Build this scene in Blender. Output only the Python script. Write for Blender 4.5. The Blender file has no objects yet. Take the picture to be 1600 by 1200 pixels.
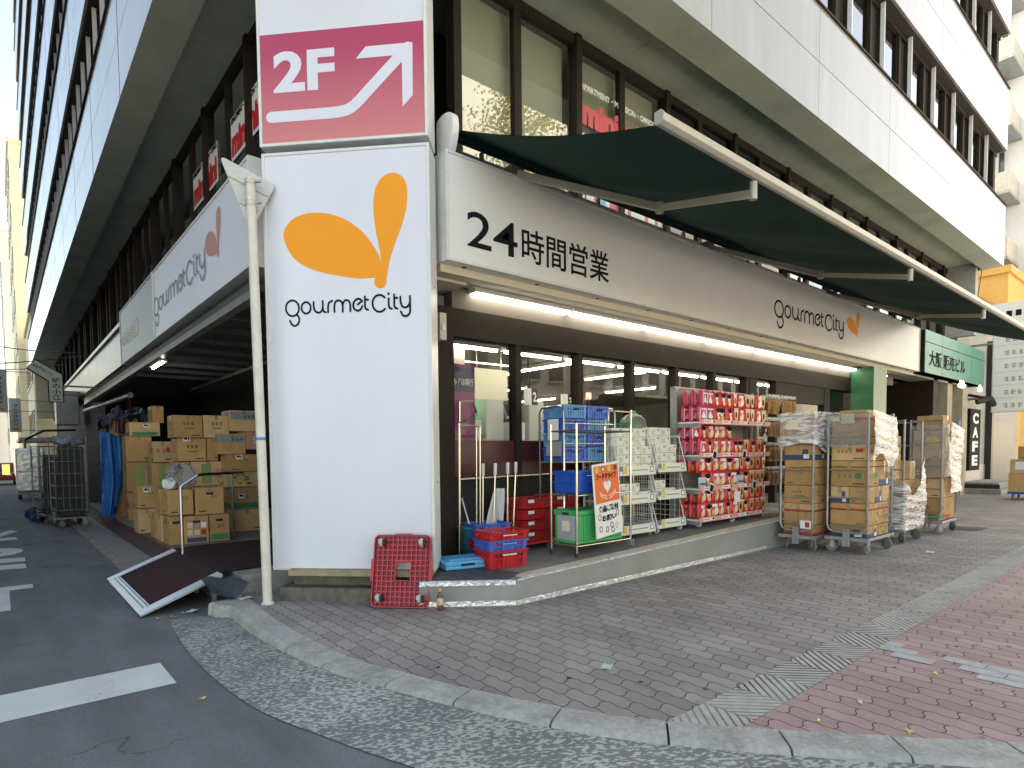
import bpy, bmesh, math, random
from math import radians, sin, cos, pi, hypot, atan2
from mathutils import Vector, Matrix
random.seed(7)
SC = bpy.context.scene
COL = SC.collection

# ------------------------------------------------------------------ camera
yaw, pit, rol = radians(51.398), radians(-2.795), radians(-0.689)
fw = Vector((cos(yaw)*cos(pit), sin(yaw)*cos(pit), sin(pit)))
r0 = Vector((sin(yaw), -cos(yaw), 0)); u0 = r0.cross(fw)
rt = cos(rol)*r0 + sin(rol)*u0; up = -sin(rol)*r0 + cos(rol)*u0
cd = bpy.data.cameras.new('camera'); cam = bpy.data.objects.new('camera', cd); COL.objects.link(cam)
m = Matrix((rt, up, -fw)).transposed().to_4x4(); m.translation = Vector((0, 0, 1.5)); cam.matrix_world = m
cd.sensor_width = 36; cd.lens = 934.0/1600*36; cd.shift_x = (800-746.1)/1600; cd.shift_y = (754.3-600)/1600
cd.clip_start = .05; cd.clip_end = 2000
SC.camera = cam

# ------------------------------------------------------------------ sky, sun, exposure
SUN = Vector((1.2, .36, .72)).normalized()
w = bpy.data.worlds.new('World'); SC.world = w; w.use_nodes = True
nt = w.node_tree
sky = nt.nodes.new('ShaderNodeTexSky'); sky.sky_type = 'NISHITA'; sky.sun_disc = False
sky.sun_elevation = math.asin(SUN.z); sky.sun_rotation = atan2(SUN.x, SUN.y)
sky.air_density = 1.0; sky.dust_density = .6; sky.ozone_density = 1.2
wb = nt.nodes.new('ShaderNodeVectorMath'); wb.operation = 'MULTIPLY'; wb.inputs[1].default_value = (1.22, .985, .75)     # the camera's warm daylight balance
nt.links.new(sky.outputs[0], wb.inputs[0]); nt.links.new(wb.outputs[0], nt.nodes['Background'].inputs[0]); nt.nodes['Background'].inputs[1].default_value = .08
sl = bpy.data.lights.new('sun', 'SUN'); sl.energy = 5.0; sl.angle = radians(.5); sl.color = (1, .93, .82)
so = bpy.data.objects.new('sun', sl); COL.objects.link(so); so.rotation_euler = SUN.to_track_quat('Z', 'Y').to_euler(); so.location = (0, 0, 60)
vs = SC.view_settings
SC.display_settings.display_device = 'sRGB'
vs.view_transform = 'Standard'; vs.look = 'None'; vs.exposure = 2.72; vs.gamma = 1; vs.use_curve_mapping = False
SC.cycles.max_bounces = 8; SC.cycles.transparent_max_bounces = 24; SC.cycles.caustics_reflective = False; SC.cycles.caustics_refractive = False

# ------------------------------------------------------------------ materials
MATS = {}
def mat(name, col, rough=.6, metal=0., var=.0, vscale=8., bump=0., bscale=60., spec=.5, coat=0., emit=0., dirt=0., dscale=1.5):
    if name in MATS: return MATS[name]
    m = bpy.data.materials.new(name); m.use_nodes = True; n = m.node_tree.nodes; L = m.node_tree.links
    b = n['Principled BSDF']
    b.inputs['Base Color'].default_value = (*col, 1); b.inputs['Roughness'].default_value = rough
    b.inputs['Metallic'].default_value = metal; b.inputs['Specular IOR Level'].default_value = spec
    if coat: b.inputs['Coat Weight'].default_value = coat
    if emit:
        b.inputs['Emission Color'].default_value = (*col, 1); b.inputs['Emission Strength'].default_value = emit
    tc = None
    def coords():
        g = n.new('ShaderNodeNewGeometry'); return g.outputs['Position']
    if var or dirt:
        src = None
        nz = n.new('ShaderNodeTexNoise'); nz.inputs['Scale'].default_value = vscale; nz.inputs['Detail'].default_value = 6
        L.new(coords(), nz.inputs['Vector'])
        mr = n.new('ShaderNodeMapRange'); mr.inputs[1].default_value = .3; mr.inputs[2].default_value = .7
        mr.inputs[3].default_value = 1-var; mr.inputs[4].default_value = 1+var
        L.new(nz.outputs['Fac'], mr.inputs[0])
        fac = mr.outputs[0]
        if dirt:
            n2 = n.new('ShaderNodeTexNoise'); n2.inputs['Scale'].default_value = dscale; n2.inputs['Detail'].default_value = 9; n2.inputs['Roughness'].default_value = .65
            L.new(coords(), n2.inputs['Vector'])
            m2 = n.new('ShaderNodeMapRange'); m2.inputs[1].default_value = .45; m2.inputs[2].default_value = .72; m2.inputs[3].default_value = 1; m2.inputs[4].default_value = 1-dirt
            L.new(n2.outputs['Fac'], m2.inputs[0])
            mm = n.new('ShaderNodeMath'); mm.operation = 'MULTIPLY'; L.new(fac, mm.inputs[0]); L.new(m2.outputs[0], mm.inputs[1]); fac = mm.outputs[0]
        vm = n.new('ShaderNodeVectorMath'); vm.operation = 'SCALE'; vm.inputs[0].default_value = col; L.new(fac, vm.inputs['Scale'])
        L.new(vm.outputs[0], b.inputs['Base Color'])
    if bump:
        nb = n.new('ShaderNodeTexNoise'); nb.inputs['Scale'].default_value = bscale; nb.inputs['Detail'].default_value = 4
        L.new(coords(), nb.inputs['Vector'])
        bp = n.new('ShaderNodeBump'); bp.inputs['Strength'].default_value = bump; bp.inputs['Distance'].default_value = .02
        L.new(nb.outputs['Fac'], bp.inputs['Height']); L.new(bp.outputs[0], b.inputs['Normal'])
    MATS[name] = m
    return m

def film(name, tint=(1, 1, 1), gloss=.18, rough=.05, fres=1.45, white=0., bump=0., bscale=9):
    """thin clear sheet: see-through with a Fresnel gloss; white adds a milky share"""
    if name in MATS: return MATS[name]
    m = bpy.data.materials.new(name); m.use_nodes = True; n = m.node_tree.nodes; L = m.node_tree.links
    n.remove(n['Principled BSDF']); out = n['Material Output']
    tr = n.new('ShaderNodeBsdfTransparent'); tr.inputs[0].default_value = (*tint, 1)
    gl = n.new('ShaderNodeBsdfGlossy'); gl.inputs['Roughness'].default_value = rough
    fr = n.new('ShaderNodeFresnel'); fr.inputs[0].default_value = fres
    ad = n.new('ShaderNodeMath'); ad.operation = 'ADD'; ad.use_clamp = True; ad.inputs[1].default_value = gloss
    L.new(fr.outputs[0], ad.inputs[0])
    mx = n.new('ShaderNodeMixShader'); L.new(ad.outputs[0], mx.inputs[0]); L.new(tr.outputs[0], mx.inputs[1]); L.new(gl.outputs[0], mx.inputs[2])
    last = mx
    if bump:
        g = n.new('ShaderNodeNewGeometry'); nz = n.new('ShaderNodeTexNoise'); nz.inputs['Scale'].default_value = bscale; nz.inputs['Detail'].default_value = 3; nz.inputs['Distortion'].default_value = 1.5
        mp = n.new('ShaderNodeMapping'); mp.inputs['Scale'].default_value = (1, 1, 5.5)
        L.new(g.outputs['Position'], mp.inputs[0]); L.new(mp.outputs[0], nz.inputs['Vector'])
        bp = n.new('ShaderNodeBump'); bp.inputs['Strength'].default_value = bump; bp.inputs['Distance'].default_value = .05
        L.new(nz.outputs['Fac'], bp.inputs['Height']); L.new(bp.outputs[0], gl.inputs['Normal'])
    if white:
        df = n.new('ShaderNodeBsdfDiffuse'); df.inputs[0].default_value = (.9, .9, .92, 1)
        m2 = n.new('ShaderNodeMixShader')
        if bump:
            rp = n.new('ShaderNodeMapRange'); rp.inputs[1].default_value = .42; rp.inputs[2].default_value = .62; rp.inputs[3].default_value = white*.25; rp.inputs[4].default_value = min(1, white*1.7)
            L.new(nz.outputs['Fac'], rp.inputs[0]); L.new(rp.outputs[0], m2.inputs[0])
        else: m2.inputs[0].default_value = white
        L.new(last.outputs[0], m2.inputs[1]); L.new(df.outputs[0], m2.inputs[2]); last = m2
    L.new(last.outputs[0], out.inputs[0])
    MATS[name] = m
    return m

def lamp_mat(name, col, s):
    if name in MATS: return MATS[name]
    m = bpy.data.materials.new(name); m.use_nodes = True; b = m.node_tree.nodes['Principled BSDF']
    b.inputs['Base Color'].default_value = (.8, .8, .8, 1); b.inputs['Emission Color'].default_value = (*col, 1); b.inputs['Emission Strength'].default_value = s
    MATS[name] = m; return m

class G:
    """small node-graph helper"""
    def __init__(s, name):
        s.m = bpy.data.materials.new(name); s.m.use_nodes = True; s.n = s.m.node_tree.nodes; s.L = s.m.node_tree.links; s.b = s.n['Principled BSDF']; MATS[name] = s.m
    def new(s, t, **kw):
        nd = s.n.new('ShaderNode'+t)
        for k, v in kw.items(): setattr(nd, k, v)
        return nd
    def put(s, sock, v):
        if hasattr(v, 'is_linked') or hasattr(v, 'links'): s.L.new(v, sock)
        else: sock.default_value = v
    def math(s, op, a, b=0., c=None, clamp=False):
        nd = s.new('Math', operation=op); nd.use_clamp = clamp; s.put(nd.inputs[0], a); s.put(nd.inputs[1], b)
        if c is not None: s.put(nd.inputs[2], c)
        return nd.outputs[0]
    def pos(s):
        return s.new('NewGeometry').outputs['Position']
    def sep(s, v):
        nd = s.new('SeparateXYZ'); s.L.new(v, nd.inputs[0]); return nd.outputs
    def comb(s, x, y, z=0.):
        nd = s.new('CombineXYZ'); s.put(nd.inputs[0], x); s.put(nd.inputs[1], y); s.put(nd.inputs[2], z); return nd.outputs[0]
    def noise(s, v, scale, detail=4, rough=.5):
        nd = s.new('TexNoise'); s.L.new(v, nd.inputs['Vector']); nd.inputs['Scale'].default_value = scale; nd.inputs['Detail'].default_value = detail; nd.inputs['Roughness'].default_value = rough
        return nd.outputs['Fac']
    def rng(s, v, a, b, c, d):
        nd = s.new('MapRange'); s.put(nd.inputs[0], v)
        for i, x in enumerate((a, b, c, d)): nd.inputs[i+1].default_value = x
        return nd.outputs[0]
    def mix(s, f, a, b):
        nd = s.new('Mix', data_type='RGBA'); s.put(nd.inputs[0], f)
        for sock, v in ((nd.inputs[6], a), (nd.inputs[7], b)):
            if isinstance(v, tuple): sock.default_value = (*v, 1)
            else: s.L.new(v, sock)
        return nd.outputs[2]
    def scale(s, col, f):
        nd = s.new('VectorMath', operation='SCALE')
        if isinstance(col, tuple): nd.inputs[0].default_value = col
        else: s.L.new(col, nd.inputs[0])
        s.put(nd.inputs['Scale'], f); return nd.outputs[0]
    def bump(s, h, st=.5, dist=.01):
        nd = s.new('Bump'); nd.inputs['Strength'].default_value = st; nd.inputs['Distance'].default_value = dist
        s.L.new(h, nd.inputs['Height']); s.L.new(nd.outputs[0], s.b.inputs['Normal'])
    def done(s, col, rough=.7):
        s.L.new(col, s.b.inputs['Base Color'])
        s.put(s.b.inputs['Roughness'], rough); return s.m

def paver_mat(name, c1, c2):
    g = G(name); P = g.pos(); x, y, z = g.sep(P)
    # wavy interlocking bricks in running bond, long side along Y
    wv = g.math('MULTIPLY', g.math('SINE', g.math('MULTIPLY', y, 2*pi/.127)), .0065)
    wu = g.math('MULTIPLY', g.math('SINE', g.math('MULTIPLY', x, 2*pi/.127)), .012)
    nz = g.noise(P, 2.2, 2)
    u = g.math('ADD', y, wu); v = g.math('ADD', g.math('ADD', x, wv), g.math('MULTIPLY', g.math('SUBTRACT', nz, .5), .02))
    vec = g.comb(u, v)
    br = g.new('TexBrick'); br.offset = .5; g.L.new(vec, br.inputs['Vector'])
    br.inputs['Scale'].default_value = 1; br.inputs['Mortar Size'].default_value = .0042; br.inputs['Mortar Smooth'].default_value = .4
    br.inputs['Brick Width'].default_value = .254; br.inputs['Row Height'].default_value = .127; br.inputs['Bias'].default_value = 0
    br.inputs['Color1'].default_value = (*c1, 1); br.inputs['Color2'].default_value = (*c2, 1); br.inputs['Mortar'].default_value = (.04, .035, .032, 1)
    f1 = g.math('MULTIPLY', g.rng(g.noise(P, 1.1, 5, .6), .3, .7, .82, 1.15), g.rng(g.noise(P, .37, 4, .7), .52, .66, 1., .80)); f2 = g.rng(g.noise(P, 140, 2), .3, .7, .9, 1.1)
    st = g.rng(g.noise(P, 6.5, 2), .70, .76, 1., .62)
    col = g.scale(br.outputs['Color'], g.math('MULTIPLY', g.math('MULTIPLY', f1, f2), st))
    h = g.math('ADD', g.math('MULTIPLY', br.outputs['Fac'], -1.), g.math('MULTIPLY', g.noise(P, 90, 3), .12))
    g.bump(h, .7, .006)
    return g.done(col, .75)
M_PAVER = paver_mat('grey_paver', (.285, .25, .232), (.375, .335, .308))
M_RED = paver_mat('red_paver', (.37, .25, .24), (.46, .318, .305))

def asphalt_mat():
    g = G('asphalt'); P = g.pos()
    a = g.rng(g.noise(P, 220, 2), .25, .75, .55, 1.45); b = g.rng(g.noise(P, .8, 6, .6), .3, .7, .8, 1.2)
    mp = g.new('Mapping'); mp.inputs['Scale'].default_value = (3, .5, 1); g.L.new(P, mp.inputs[0])
    c = g.rng(g.noise(mp.outputs[0], 1.6, 4), .35, .65, .88, 1.1)
    st = g.rng(g.noise(P, .55, 3), .62, .70, 1, .6)
    vo = g.new('TexVoronoi', feature='DISTANCE_TO_EDGE'); vo.inputs['Scale'].default_value = .42
    dv = g.new('VectorMath', operation='ADD'); nn = g.new('TexNoise'); nn.inputs['Scale'].default_value = 1.7; nn.inputs['Detail'].default_value = 6; g.L.new(P, nn.inputs['Vector']); g.L.new(P, dv.inputs[0]); g.L.new(nn.outputs['Color'], dv.inputs[1]); g.L.new(dv.outputs[0], vo.inputs['Vector'])
    ck = g.rng(vo.outputs['Distance'], .0, .006, .45, 1); mk = g.rng(g.noise(P, .7, 2), .48, .58, 0, 1)
    ck = g.math('SUBTRACT', 1., g.math('MULTIPLY', g.math('SUBTRACT', 1., ck), mk)); st = g.math('MULTIPLY', st, ck)
    col = g.scale((.165, .169, .174), g.math('MULTIPLY', g.math('MULTIPLY', a, b), g.math('MULTIPLY', c, st)))
    g.bump(g.noise(P, 180, 3), .6, .006)
    return g.done(col, .8)
M_ASPH = asphalt_mat()
def apron_mat():
    g = G('pebbled_concrete'); P = g.pos()
    mp = g.new('Mapping'); mp.inputs['Scale'].default_value = (1, 1, 1); mp.inputs['Rotation'].default_value = (0, 0, radians(40)); g.L.new(P, mp.inputs[0])
    m2 = g.new('Mapping'); m2.inputs['Scale'].default_value = (.55, 1.3, 1); g.L.new(mp.outputs[0], m2.inputs[0])
    n1 = g.noise(m2.outputs[0], 50, 3, .5); n2 = g.noise(P, 2.2, 3)
    t = g.math('ADD', n1, g.math('MULTIPLY', g.math('SUBTRACT', n2, .5), .28))
    f = g.rng(t, .485, .565, 0, 1)
    col = g.mix(f, (.19, .187, .18), (.47, .455, .42))
    col = g.scale(col, g.rng(g.noise(P, .9, 4), .3, .7, .82, 1.12))
    g.bump(n1, .5, .006)
    return g.done(col, .85)
M_APRON = apron_mat()
def tile_mat():
    g = G('ridged_tile'); P = g.pos(); x, y, z = g.sep(P)
    k = g.math('FLOOR', g.math('DIVIDE', g.math('SUBTRACT', x, 3.58), .365))
    par = g.math('ABSOLUTE', g.math('MODULO', k, 2.))
    sgn = g.math('SUBTRACT', g.math('MULTIPLY', par, 2.), 1.)
    s = g.math('ADD', g.math('MULTIPLY', x, sgn), y)
    fr = g.math('FRACT', g.math('DIVIDE', s, .066))
    gr = g.rng(g.math('ABSOLUTE', g.math('SUBTRACT', fr, .5)), .30, .38, 1, 0)     # 1 on the ridge
    e = g.math('FRACT', g.math('DIVIDE', g.math('SUBTRACT', x, 3.58), .365))
    ed = g.rng(g.math('ABSOLUTE', g.math('SUBTRACT', e, .5)), .485, .493, 1, 0)
    wear = g.rng(g.noise(P, 1.3, 3), .34, .55, .35, 1.)
    f = g.math('MULTIPLY', gr, ed)
    f = g.math('SUBTRACT', 1., g.math('MULTIPLY', g.math('SUBTRACT', 1., f), wear))
    col = g.mix(f, (.06, .056, .05), (.47, .455, .41))
    col = g.scale(col, g.rng(g.noise(P, 9, 5), .3, .7, .85, 1.12))
    g.bump(f, .6, .006)
    return g.done(col, .8)
M_TILE = tile_mat()
def paint_mat():
    g = G('road_paint'); P = g.pos()
    n = g.noise(P, 26, 6, .7); n2 = g.noise(P, 3, 3)
    f = g.rng(g.math('ADD', n, g.math('MULTIPLY', g.math('SUBTRACT', n2, .5), .3)), .27, .36, 0, 1)
    col = g.mix(f, (.2, .2, .2), (.72, .73, .72))
    col = g.scale(col, g.rng(n2, .3, .7, .9, 1.05))
    return g.done(col, .7)
M_PAINT = paint_mat()
def card_mat(name, c, dirt=.1):
    g = G(name); P = g.pos()
    oi = g.new('ObjectInfo').outputs['Random']
    a = g.rng(g.noise(P, 5, 4), .3, .7, .9, 1.1); b = g.rng(oi, 0, 1, .82, 1.15)
    mp = g.new('Mapping'); mp.inputs['Scale'].default_value = (40, 40, 4); g.L.new(P, mp.inputs[0])
    c2 = g.rng(g.noise(mp.outputs[0], 3, 2), .3, .7, .95, 1.05)
    col = g.scale(c, g.math('MULTIPLY', g.math('MULTIPLY', a, b), c2))
    g.bump(g.noise(P, 11, 2), .25, .02)
    return g.done(col, .75)
M_CARD = card_mat('cardboard', (.49, .29, .115)); M_CARD2 = card_mat('pale_cardboard', (.60, .41, .20))

def panel_mat():
    g = G('facade_panel'); P = g.pos()
    mp = g.new('Mapping'); mp.inputs['Scale'].default_value = (1, 1, .12); g.L.new(P, mp.inputs[0])
    a = g.rng(g.noise(mp.outputs[0], 3.2, 6, .65), .3, .72, 1.04, .84); b = g.rng(g.noise(P, .45, 3), .3, .7, .93, 1.06)
    col = g.scale((.385, .355, .305), g.math('MULTIPLY', a, b))
    g.b.inputs['Metallic'].default_value = .0; g.b.inputs['IOR'].default_value = 1.65
    g.bump(g.noise(P, .55, 2), .12, .02)
    return g.done(col, g.rng(g.noise(P, 1.2, 4), .3, .7, .08, .16))
M_PANEL = panel_mat()

M_SOFFIT = mat('soffit_paint', (.58, .61, .49), .6, var=.1, vscale=1.2, dirt=.18, dscale=1.1)
M_BRONZE = mat('bronze_frame', (.028, .019, .014), .65, 0, var=.1, spec=.2)
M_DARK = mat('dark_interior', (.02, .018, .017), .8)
M_GLASS = film('window_glass', (.94, .96, .94), .0, .01, 1.38)
M_GLASS2 = film('upstairs_glass', (.92, .95, .93), .24, .006)
M_GLASSD = film('tinted_glass', (.45, .48, .48), .05, .01)
M_GLASSR = film('coated_window_glass', (.38, .42, .42), .30, .012)
M_BLIND = mat('roller_blind', (.84, .82, .60), .8, var=.05, vscale=2)
g = G('sign_acrylic'); P = g.pos(); mp = g.new('Mapping'); mp.inputs['Scale'].default_value = (1, 1, .07); g.L.new(P, mp.inputs[0])
stk = g.rng(g.noise(mp.outputs[0], 9, 5, .6), .45, .75, 1., .975); cl = g.rng(g.noise(P, .9, 4), .3, .7, .97, 1.02)
M_WHITE = g.done(g.scale((.745, .74, .835), g.math('MULTIPLY', stk, cl)), .32)
M_FASC = mat('fascia_acrylic', (.88, .865, .83), .35, var=.02, vscale=1.3, dirt=.05, dscale=.8)
M_AWM = mat('awning_metal', (.46, .43, .36), .4, .2, var=.06)
M_FRAME = mat('white_trim', (.76, .76, .74), .4, var=.05, dirt=.12, dscale=3)
M_ALU = mat('aluminium', (.62, .63, .66), .35, .85, var=.08, dirt=.15, dscale=4)
M_STEEL = mat('chrome_wire', (.68, .64, .56), .22, 1., var=.1, vscale=30)
M_GREYM = mat('grey_steel', (.34, .35, .36), .45, .6, var=.15, vscale=18, dirt=.3, dscale=7)
M_BLACK = mat('black_plastic', (.02, .02, .02), .5)
M_RUBBER = mat('grey_rubber', (.16, .16, .16), .7)
M_INK = mat('black_lettering', (.012, .012, .016), .85, spec=.15)
M_ORANGE = mat('orange_vinyl', (.95, .36, .025), .6, spec=.2)
M_GREEN = mat('awning_cloth', (.008, .05, .035), .9, var=.12, vscale=2, bump=.15, bscale=9)
M_REDP = mat('red_plastic', (.52, .022, .028), .42, var=.1, vscale=14, bump=.05)
M_BLUEP = mat('blue_plastic', (.07, .16, .58), .42, var=.08, vscale=12)
M_BLUEL = mat('light_blue_plastic', (.11, .42, .72), .42, var=.08, vscale=12)
M_BLUED = mat('deep_blue_plastic', (.012, .085, .46), .4, var=.06, vscale=10)
M_CYAN = mat('teal_plastic', (.05, .27, .36), .45, var=.1)
M_GREENP = mat('green_plastic', (.06, .42, .12), .45, var=.08)
M_GREYP = mat('grey_plastic', (.44, .45, .48), .5, var=.08)
M_CONC = mat('concrete', (.33, .32, .30), .85, var=.18, vscale=7, bump=.5, bscale=45, dirt=.3, dscale=2.5)
M_KERB = mat('kerb_granite', (.44, .43, .40), .8, var=.16, vscale=30, bump=.5, bscale=40, dirt=.38, dscale=3.5)
M_STEPP = mat('grey_floor_paint', (.30, .30, .285), .55, var=.12, vscale=4, dirt=.3, dscale=2)
M_FLOOR = mat('terrace_floor', (.23, .215, .19), .7, var=.14, vscale=6, dirt=.25, dscale=2)
M_TAPE = mat('silver_tape', (.76, .78, .82), .3, .7, var=.25, vscale=20, bump=.8, bscale=25)
M_TANB = mat('tan_brick_tile', (.60, .53, .42), .7, var=.15, vscale=10)
M_MAT = mat('black_rubber_mat', (.055, .06, .068), .75, var=.2, bump=.5, bscale=10)
M_MAROON = mat('maroon_carpet', (.035, .008, .012), .95, var=.25, vscale=60, bump=.6, bscale=160)
M_MARP = mat('maroon_panel', (.075, .014, .016), .35, var=.1)
M_PAPER = mat('white_paper', (.82, .82, .80), .7)
M_CREAM = mat('cream_wall', (.66, .60, .46), .8, var=.08, vscale=2, dirt=.1)
M_BEIGE = mat('beige_steel', (.60, .55, .44), .5, var=.05)
M_POLE = mat('pole_paint', (.74, .70, .60), .45, var=.06, vscale=5, dirt=.14, dscale=9)
M_TUBE = lamp_mat('fluorescent_tube', (1., .95, .80), 4.8)
M_TUBE2 = lamp_mat('eave_diffuser', (1., .95, .80), 1.9)
M_PRINT = mat('brown_print', (.07, .045, .03), .8); M_PRED = mat('red_print', (.45, .04, .03), .7)
M_PGRN = mat('green_print', (.05, .20, .09), .7); M_PBLU = mat('navy_print', (.05, .07, .17), .7); M_PYEL = mat('yellow_print', (.75, .55, .06), .7)
M_PGRY = mat('grey_blue_print', (.27, .31, .34), .7); M_PLIME = mat('lime_print', (.26, .32, .10), .7)
M_TAPEB = mat('parcel_tape', (.38, .27, .15), .25)
M_WRAP = film('stretch_wrap', (.96, .96, .97), .10, .2, 1.35, .46, .35, 4)
M_CLEAR = film('clear_bag_film', (.95, .95, .96), .10, .12, 1.35, .16, 1., 16)

# ------------------------------------------------------------------ mesh building
class MB:
    def __init__(s): s.v = []; s.f = []; s.mi = []; s.ms = []; s.sm = []
    def mid(s, m):
        if m not in s.ms: s.ms.append(m)
        return s.ms.index(m)
    def add(s, vs, fs, m, smooth=False):
        o = len(s.v); s.v += [tuple(v) for v in vs]; i = s.mid(m)
        for f in fs: s.f.append([o+k for k in f]); s.mi.append(i); s.sm.append(smooth)
        return s
    def box(s, x0, x1, y0, y1, z0, z1, m, T=None):
        vs = [Vector((x, y, z)) for z in (z0, z1) for x, y in ((x0, y0), (x1, y0), (x1, y1), (x0, y1))]
        if T is not None: vs = [T @ v for v in vs]
        return s.add(vs, [(3, 2, 1, 0), (4, 5, 6, 7), (0, 1, 5, 4), (1, 2, 6, 5), (2, 3, 7, 6), (3, 0, 4, 7)], m)
    def quad(s, a, b, c, d, m): return s.add([a, b, c, d], [(0, 1, 2, 3)], m)
    def poly(s, pts, m): return s.add(pts, [tuple(range(len(pts)))], m)
    def prism(s, pts, ext, m, caps=True, smooth=False):
        pts = [Vector(p) for p in pts]; e = Vector(ext); n = len(pts)
        s.add(pts+[p+e for p in pts], [(i, (i+1) % n, n+(i+1) % n, n+i) for i in range(n)], m, smooth)
        if caps: s.add(pts, [tuple(reversed(range(n)))], m); s.add([p+e for p in pts], [tuple(range(n))], m)
        return s
    def tube(s, pts, r, m, n=8, closed=False, caps=True, rs=None):
        pts = [Vector(p) for p in pts]; N = len(pts); rings = []
        a = Vector((0, 0, 1))
        prev = None
        for i, p in enumerate(pts):
            if closed: t = pts[(i+1) % N]-pts[i-1]
            else: t = pts[min(i+1, N-1)]-pts[max(i-1, 0)]
            t.normalize()
            if prev is None:
                a = Vector((0, 0, 1)) if abs(t.z) < .9 else Vector((1, 0, 0))
                u = t.cross(a).normalized()
            else:
                u = (prev-t*prev.dot(t)).normalized()
            prev = u; v = t.cross(u)
            rr = rs[i] if rs else r
            rings.append([p+rr*(cos(2*pi*k/n)*u+sin(2*pi*k/n)*v) for k in range(n)])
        vs = [q for R in rings for q in R]; fs = []
        M = N if closed else N-1
        for i in range(M):
            j = (i+1) % N
            for k in range(n): fs.append((i*n+k, i*n+(k+1) % n, j*n+(k+1) % n, j*n+k))
        s.add(vs, fs, m, n > 5)
        if caps and not closed:
            s.add(rings[0], [tuple(reversed(range(n)))], m); s.add(rings[-1], [tuple(range(n))], m)
        return s
    def cyl(s, p0, p1, r, m, n=12, r1=None): return s.tube([p0, p1], r, m, n, rs=[r, r if r1 is None else r1])
    def grid(s, fn, nu, nv, m, smooth=True, T=0):
        vs = [fn(i/nu, j/nv) for j in range(nv+1) for i in range(nu+1)]
        fs = [(j*(nu+1)+i, j*(nu+1)+i+1, (j+1)*(nu+1)+i+1, (j+1)*(nu+1)+i) for j in range(nv) for i in range(nu)]
        return s.add(vs, fs, m, smooth)
    def lathe(s, prof, c, m, n=16):
        c = Vector(c); vs = [c+Vector((r*cos(2*pi*k/n), r*sin(2*pi*k/n), z)) for r, z in prof for k in range(n)]
        fs = [(i*n+k, i*n+(k+1) % n, (i+1)*n+(k+1) % n, (i+1)*n+k) for i in range(len(prof)-1) for k in range(n)]
        return s.add(vs, fs, m, True)
    def mesh(s, name, bevel=0, seg=2):
        me = bpy.data.meshes.new(name); me.from_pydata(s.v, [], s.f)
        for m in s.ms: me.materials.append(m)
        for i, p in enumerate(me.polygons): p.material_index = s.mi[i]; p.use_smooth = s.sm[i]
        if bevel:
            bm = bmesh.new(); bm.from_mesh(me); bmesh.ops.remove_doubles(bm, verts=bm.verts, dist=1e-5)
            es = [e for e in bm.edges if len(e.link_faces) == 2 and e.calc_face_angle(0) > .6]
            bmesh.ops.bevel(bm, geom=es, offset=bevel, segments=seg, affect='EDGES', profile=.6)
            bm.to_mesh(me); bm.free()
        me.update()
        return me
    def build(s, name, parent=None, loc=None, rotz=0, bevel=0, seg=2):
        return link(name, s.mesh(name, bevel, seg), parent, loc, rotz)

def link(name, me, parent=None, loc=None, rotz=0, M=None):
    o = bpy.data.objects.new(name, me); COL.objects.link(o)
    if parent is not None: o.parent = parent
    if M is not None: o.matrix_local = M
    elif loc is not None or rotz:
        o.location = loc or (0, 0, 0); o.rotation_euler = (0, 0, rotz)
    return o
def tag(o, label, cat, group=None):
    o['label'] = label; o['category'] = cat
    if group: o['group'] = group
    return o
def thing(name, label, cat, loc=(0, 0, 0), rotz=0, group=None):
    return tag(link(name, None, None, loc, rotz), label, cat, group)
def struct(o): o['kind'] = 'structure'; return o
def stuff(o): o['kind'] = 'stuff'; return o
def copy_thing(r, loc, rotz=0, label=None, group=None):
    c = r.copy(); COL.objects.link(c); c.location = loc; c.rotation_euler = (0, 0, rotz)
    if label: c['label'] = label
    if group: c['group'] = group
    for ch in list(r.children):
        d = ch.copy(); COL.objects.link(d); d.parent = c
        for g in list(ch.children):
            e = g.copy(); COL.objects.link(e); e.parent = d
    return c
def frame(o, r, u):
    """matrix whose x runs along r, y along u, z along r x u"""
    r = Vector(r).normalized(); u = Vector(u).normalized(); n = r.cross(u)
    M = Matrix((r, u, n)).transposed().to_4x4(); M.translation = Vector(o); return M

_tc = {}
def text_mesh(body, size, m, bold=0., ext=.002, sx=1., space=1.):
    k = (body, size, m.name, bold, sx, space)
    if k in _tc: return _tc[k]
    cu = bpy.data.curves.new('t', 'FONT'); cu.body = body; cu.size = size; cu.offset = bold; cu.extrude = ext; cu.space_character = space
    cu.align_x = 'LEFT'; cu.align_y = 'BOTTOM_BASELINE'; cu.resolution_u = 4
    o = bpy.data.objects.new('t', cu); COL.objects.link(o); bpy.context.view_layer.update()
    me = bpy.data.meshes.new_from_object(o.evaluated_get(bpy.context.evaluated_depsgraph_get()))
    bpy.data.objects.remove(o); bpy.data.curves.remove(cu)
    if sx != 1: me.transform(Matrix.Diagonal((sx, 1, 1, 1)))
    me.materials.clear(); me.materials.append(m); _tc[k] = me
    return me
def fit_text(body, w, h, m, bold=0., ext=.002):
    """lettering whose ink fills w x h, lower left at the origin"""
    me = text_mesh(body, 1., m, bold, ext).copy()
    xs = [v.co.x for v in me.vertices]; ys = [v.co.y for v in me.vertices]
    if not xs: return me
    a, b, c, d = min(xs), max(xs), min(ys), max(ys)
    me.transform(Matrix.Diagonal((w/max(b-a, 1e-4), h/max(d-c, 1e-4), 1, 1)) @ Matrix.Translation((-a, -c, 0)))
    return me

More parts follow.
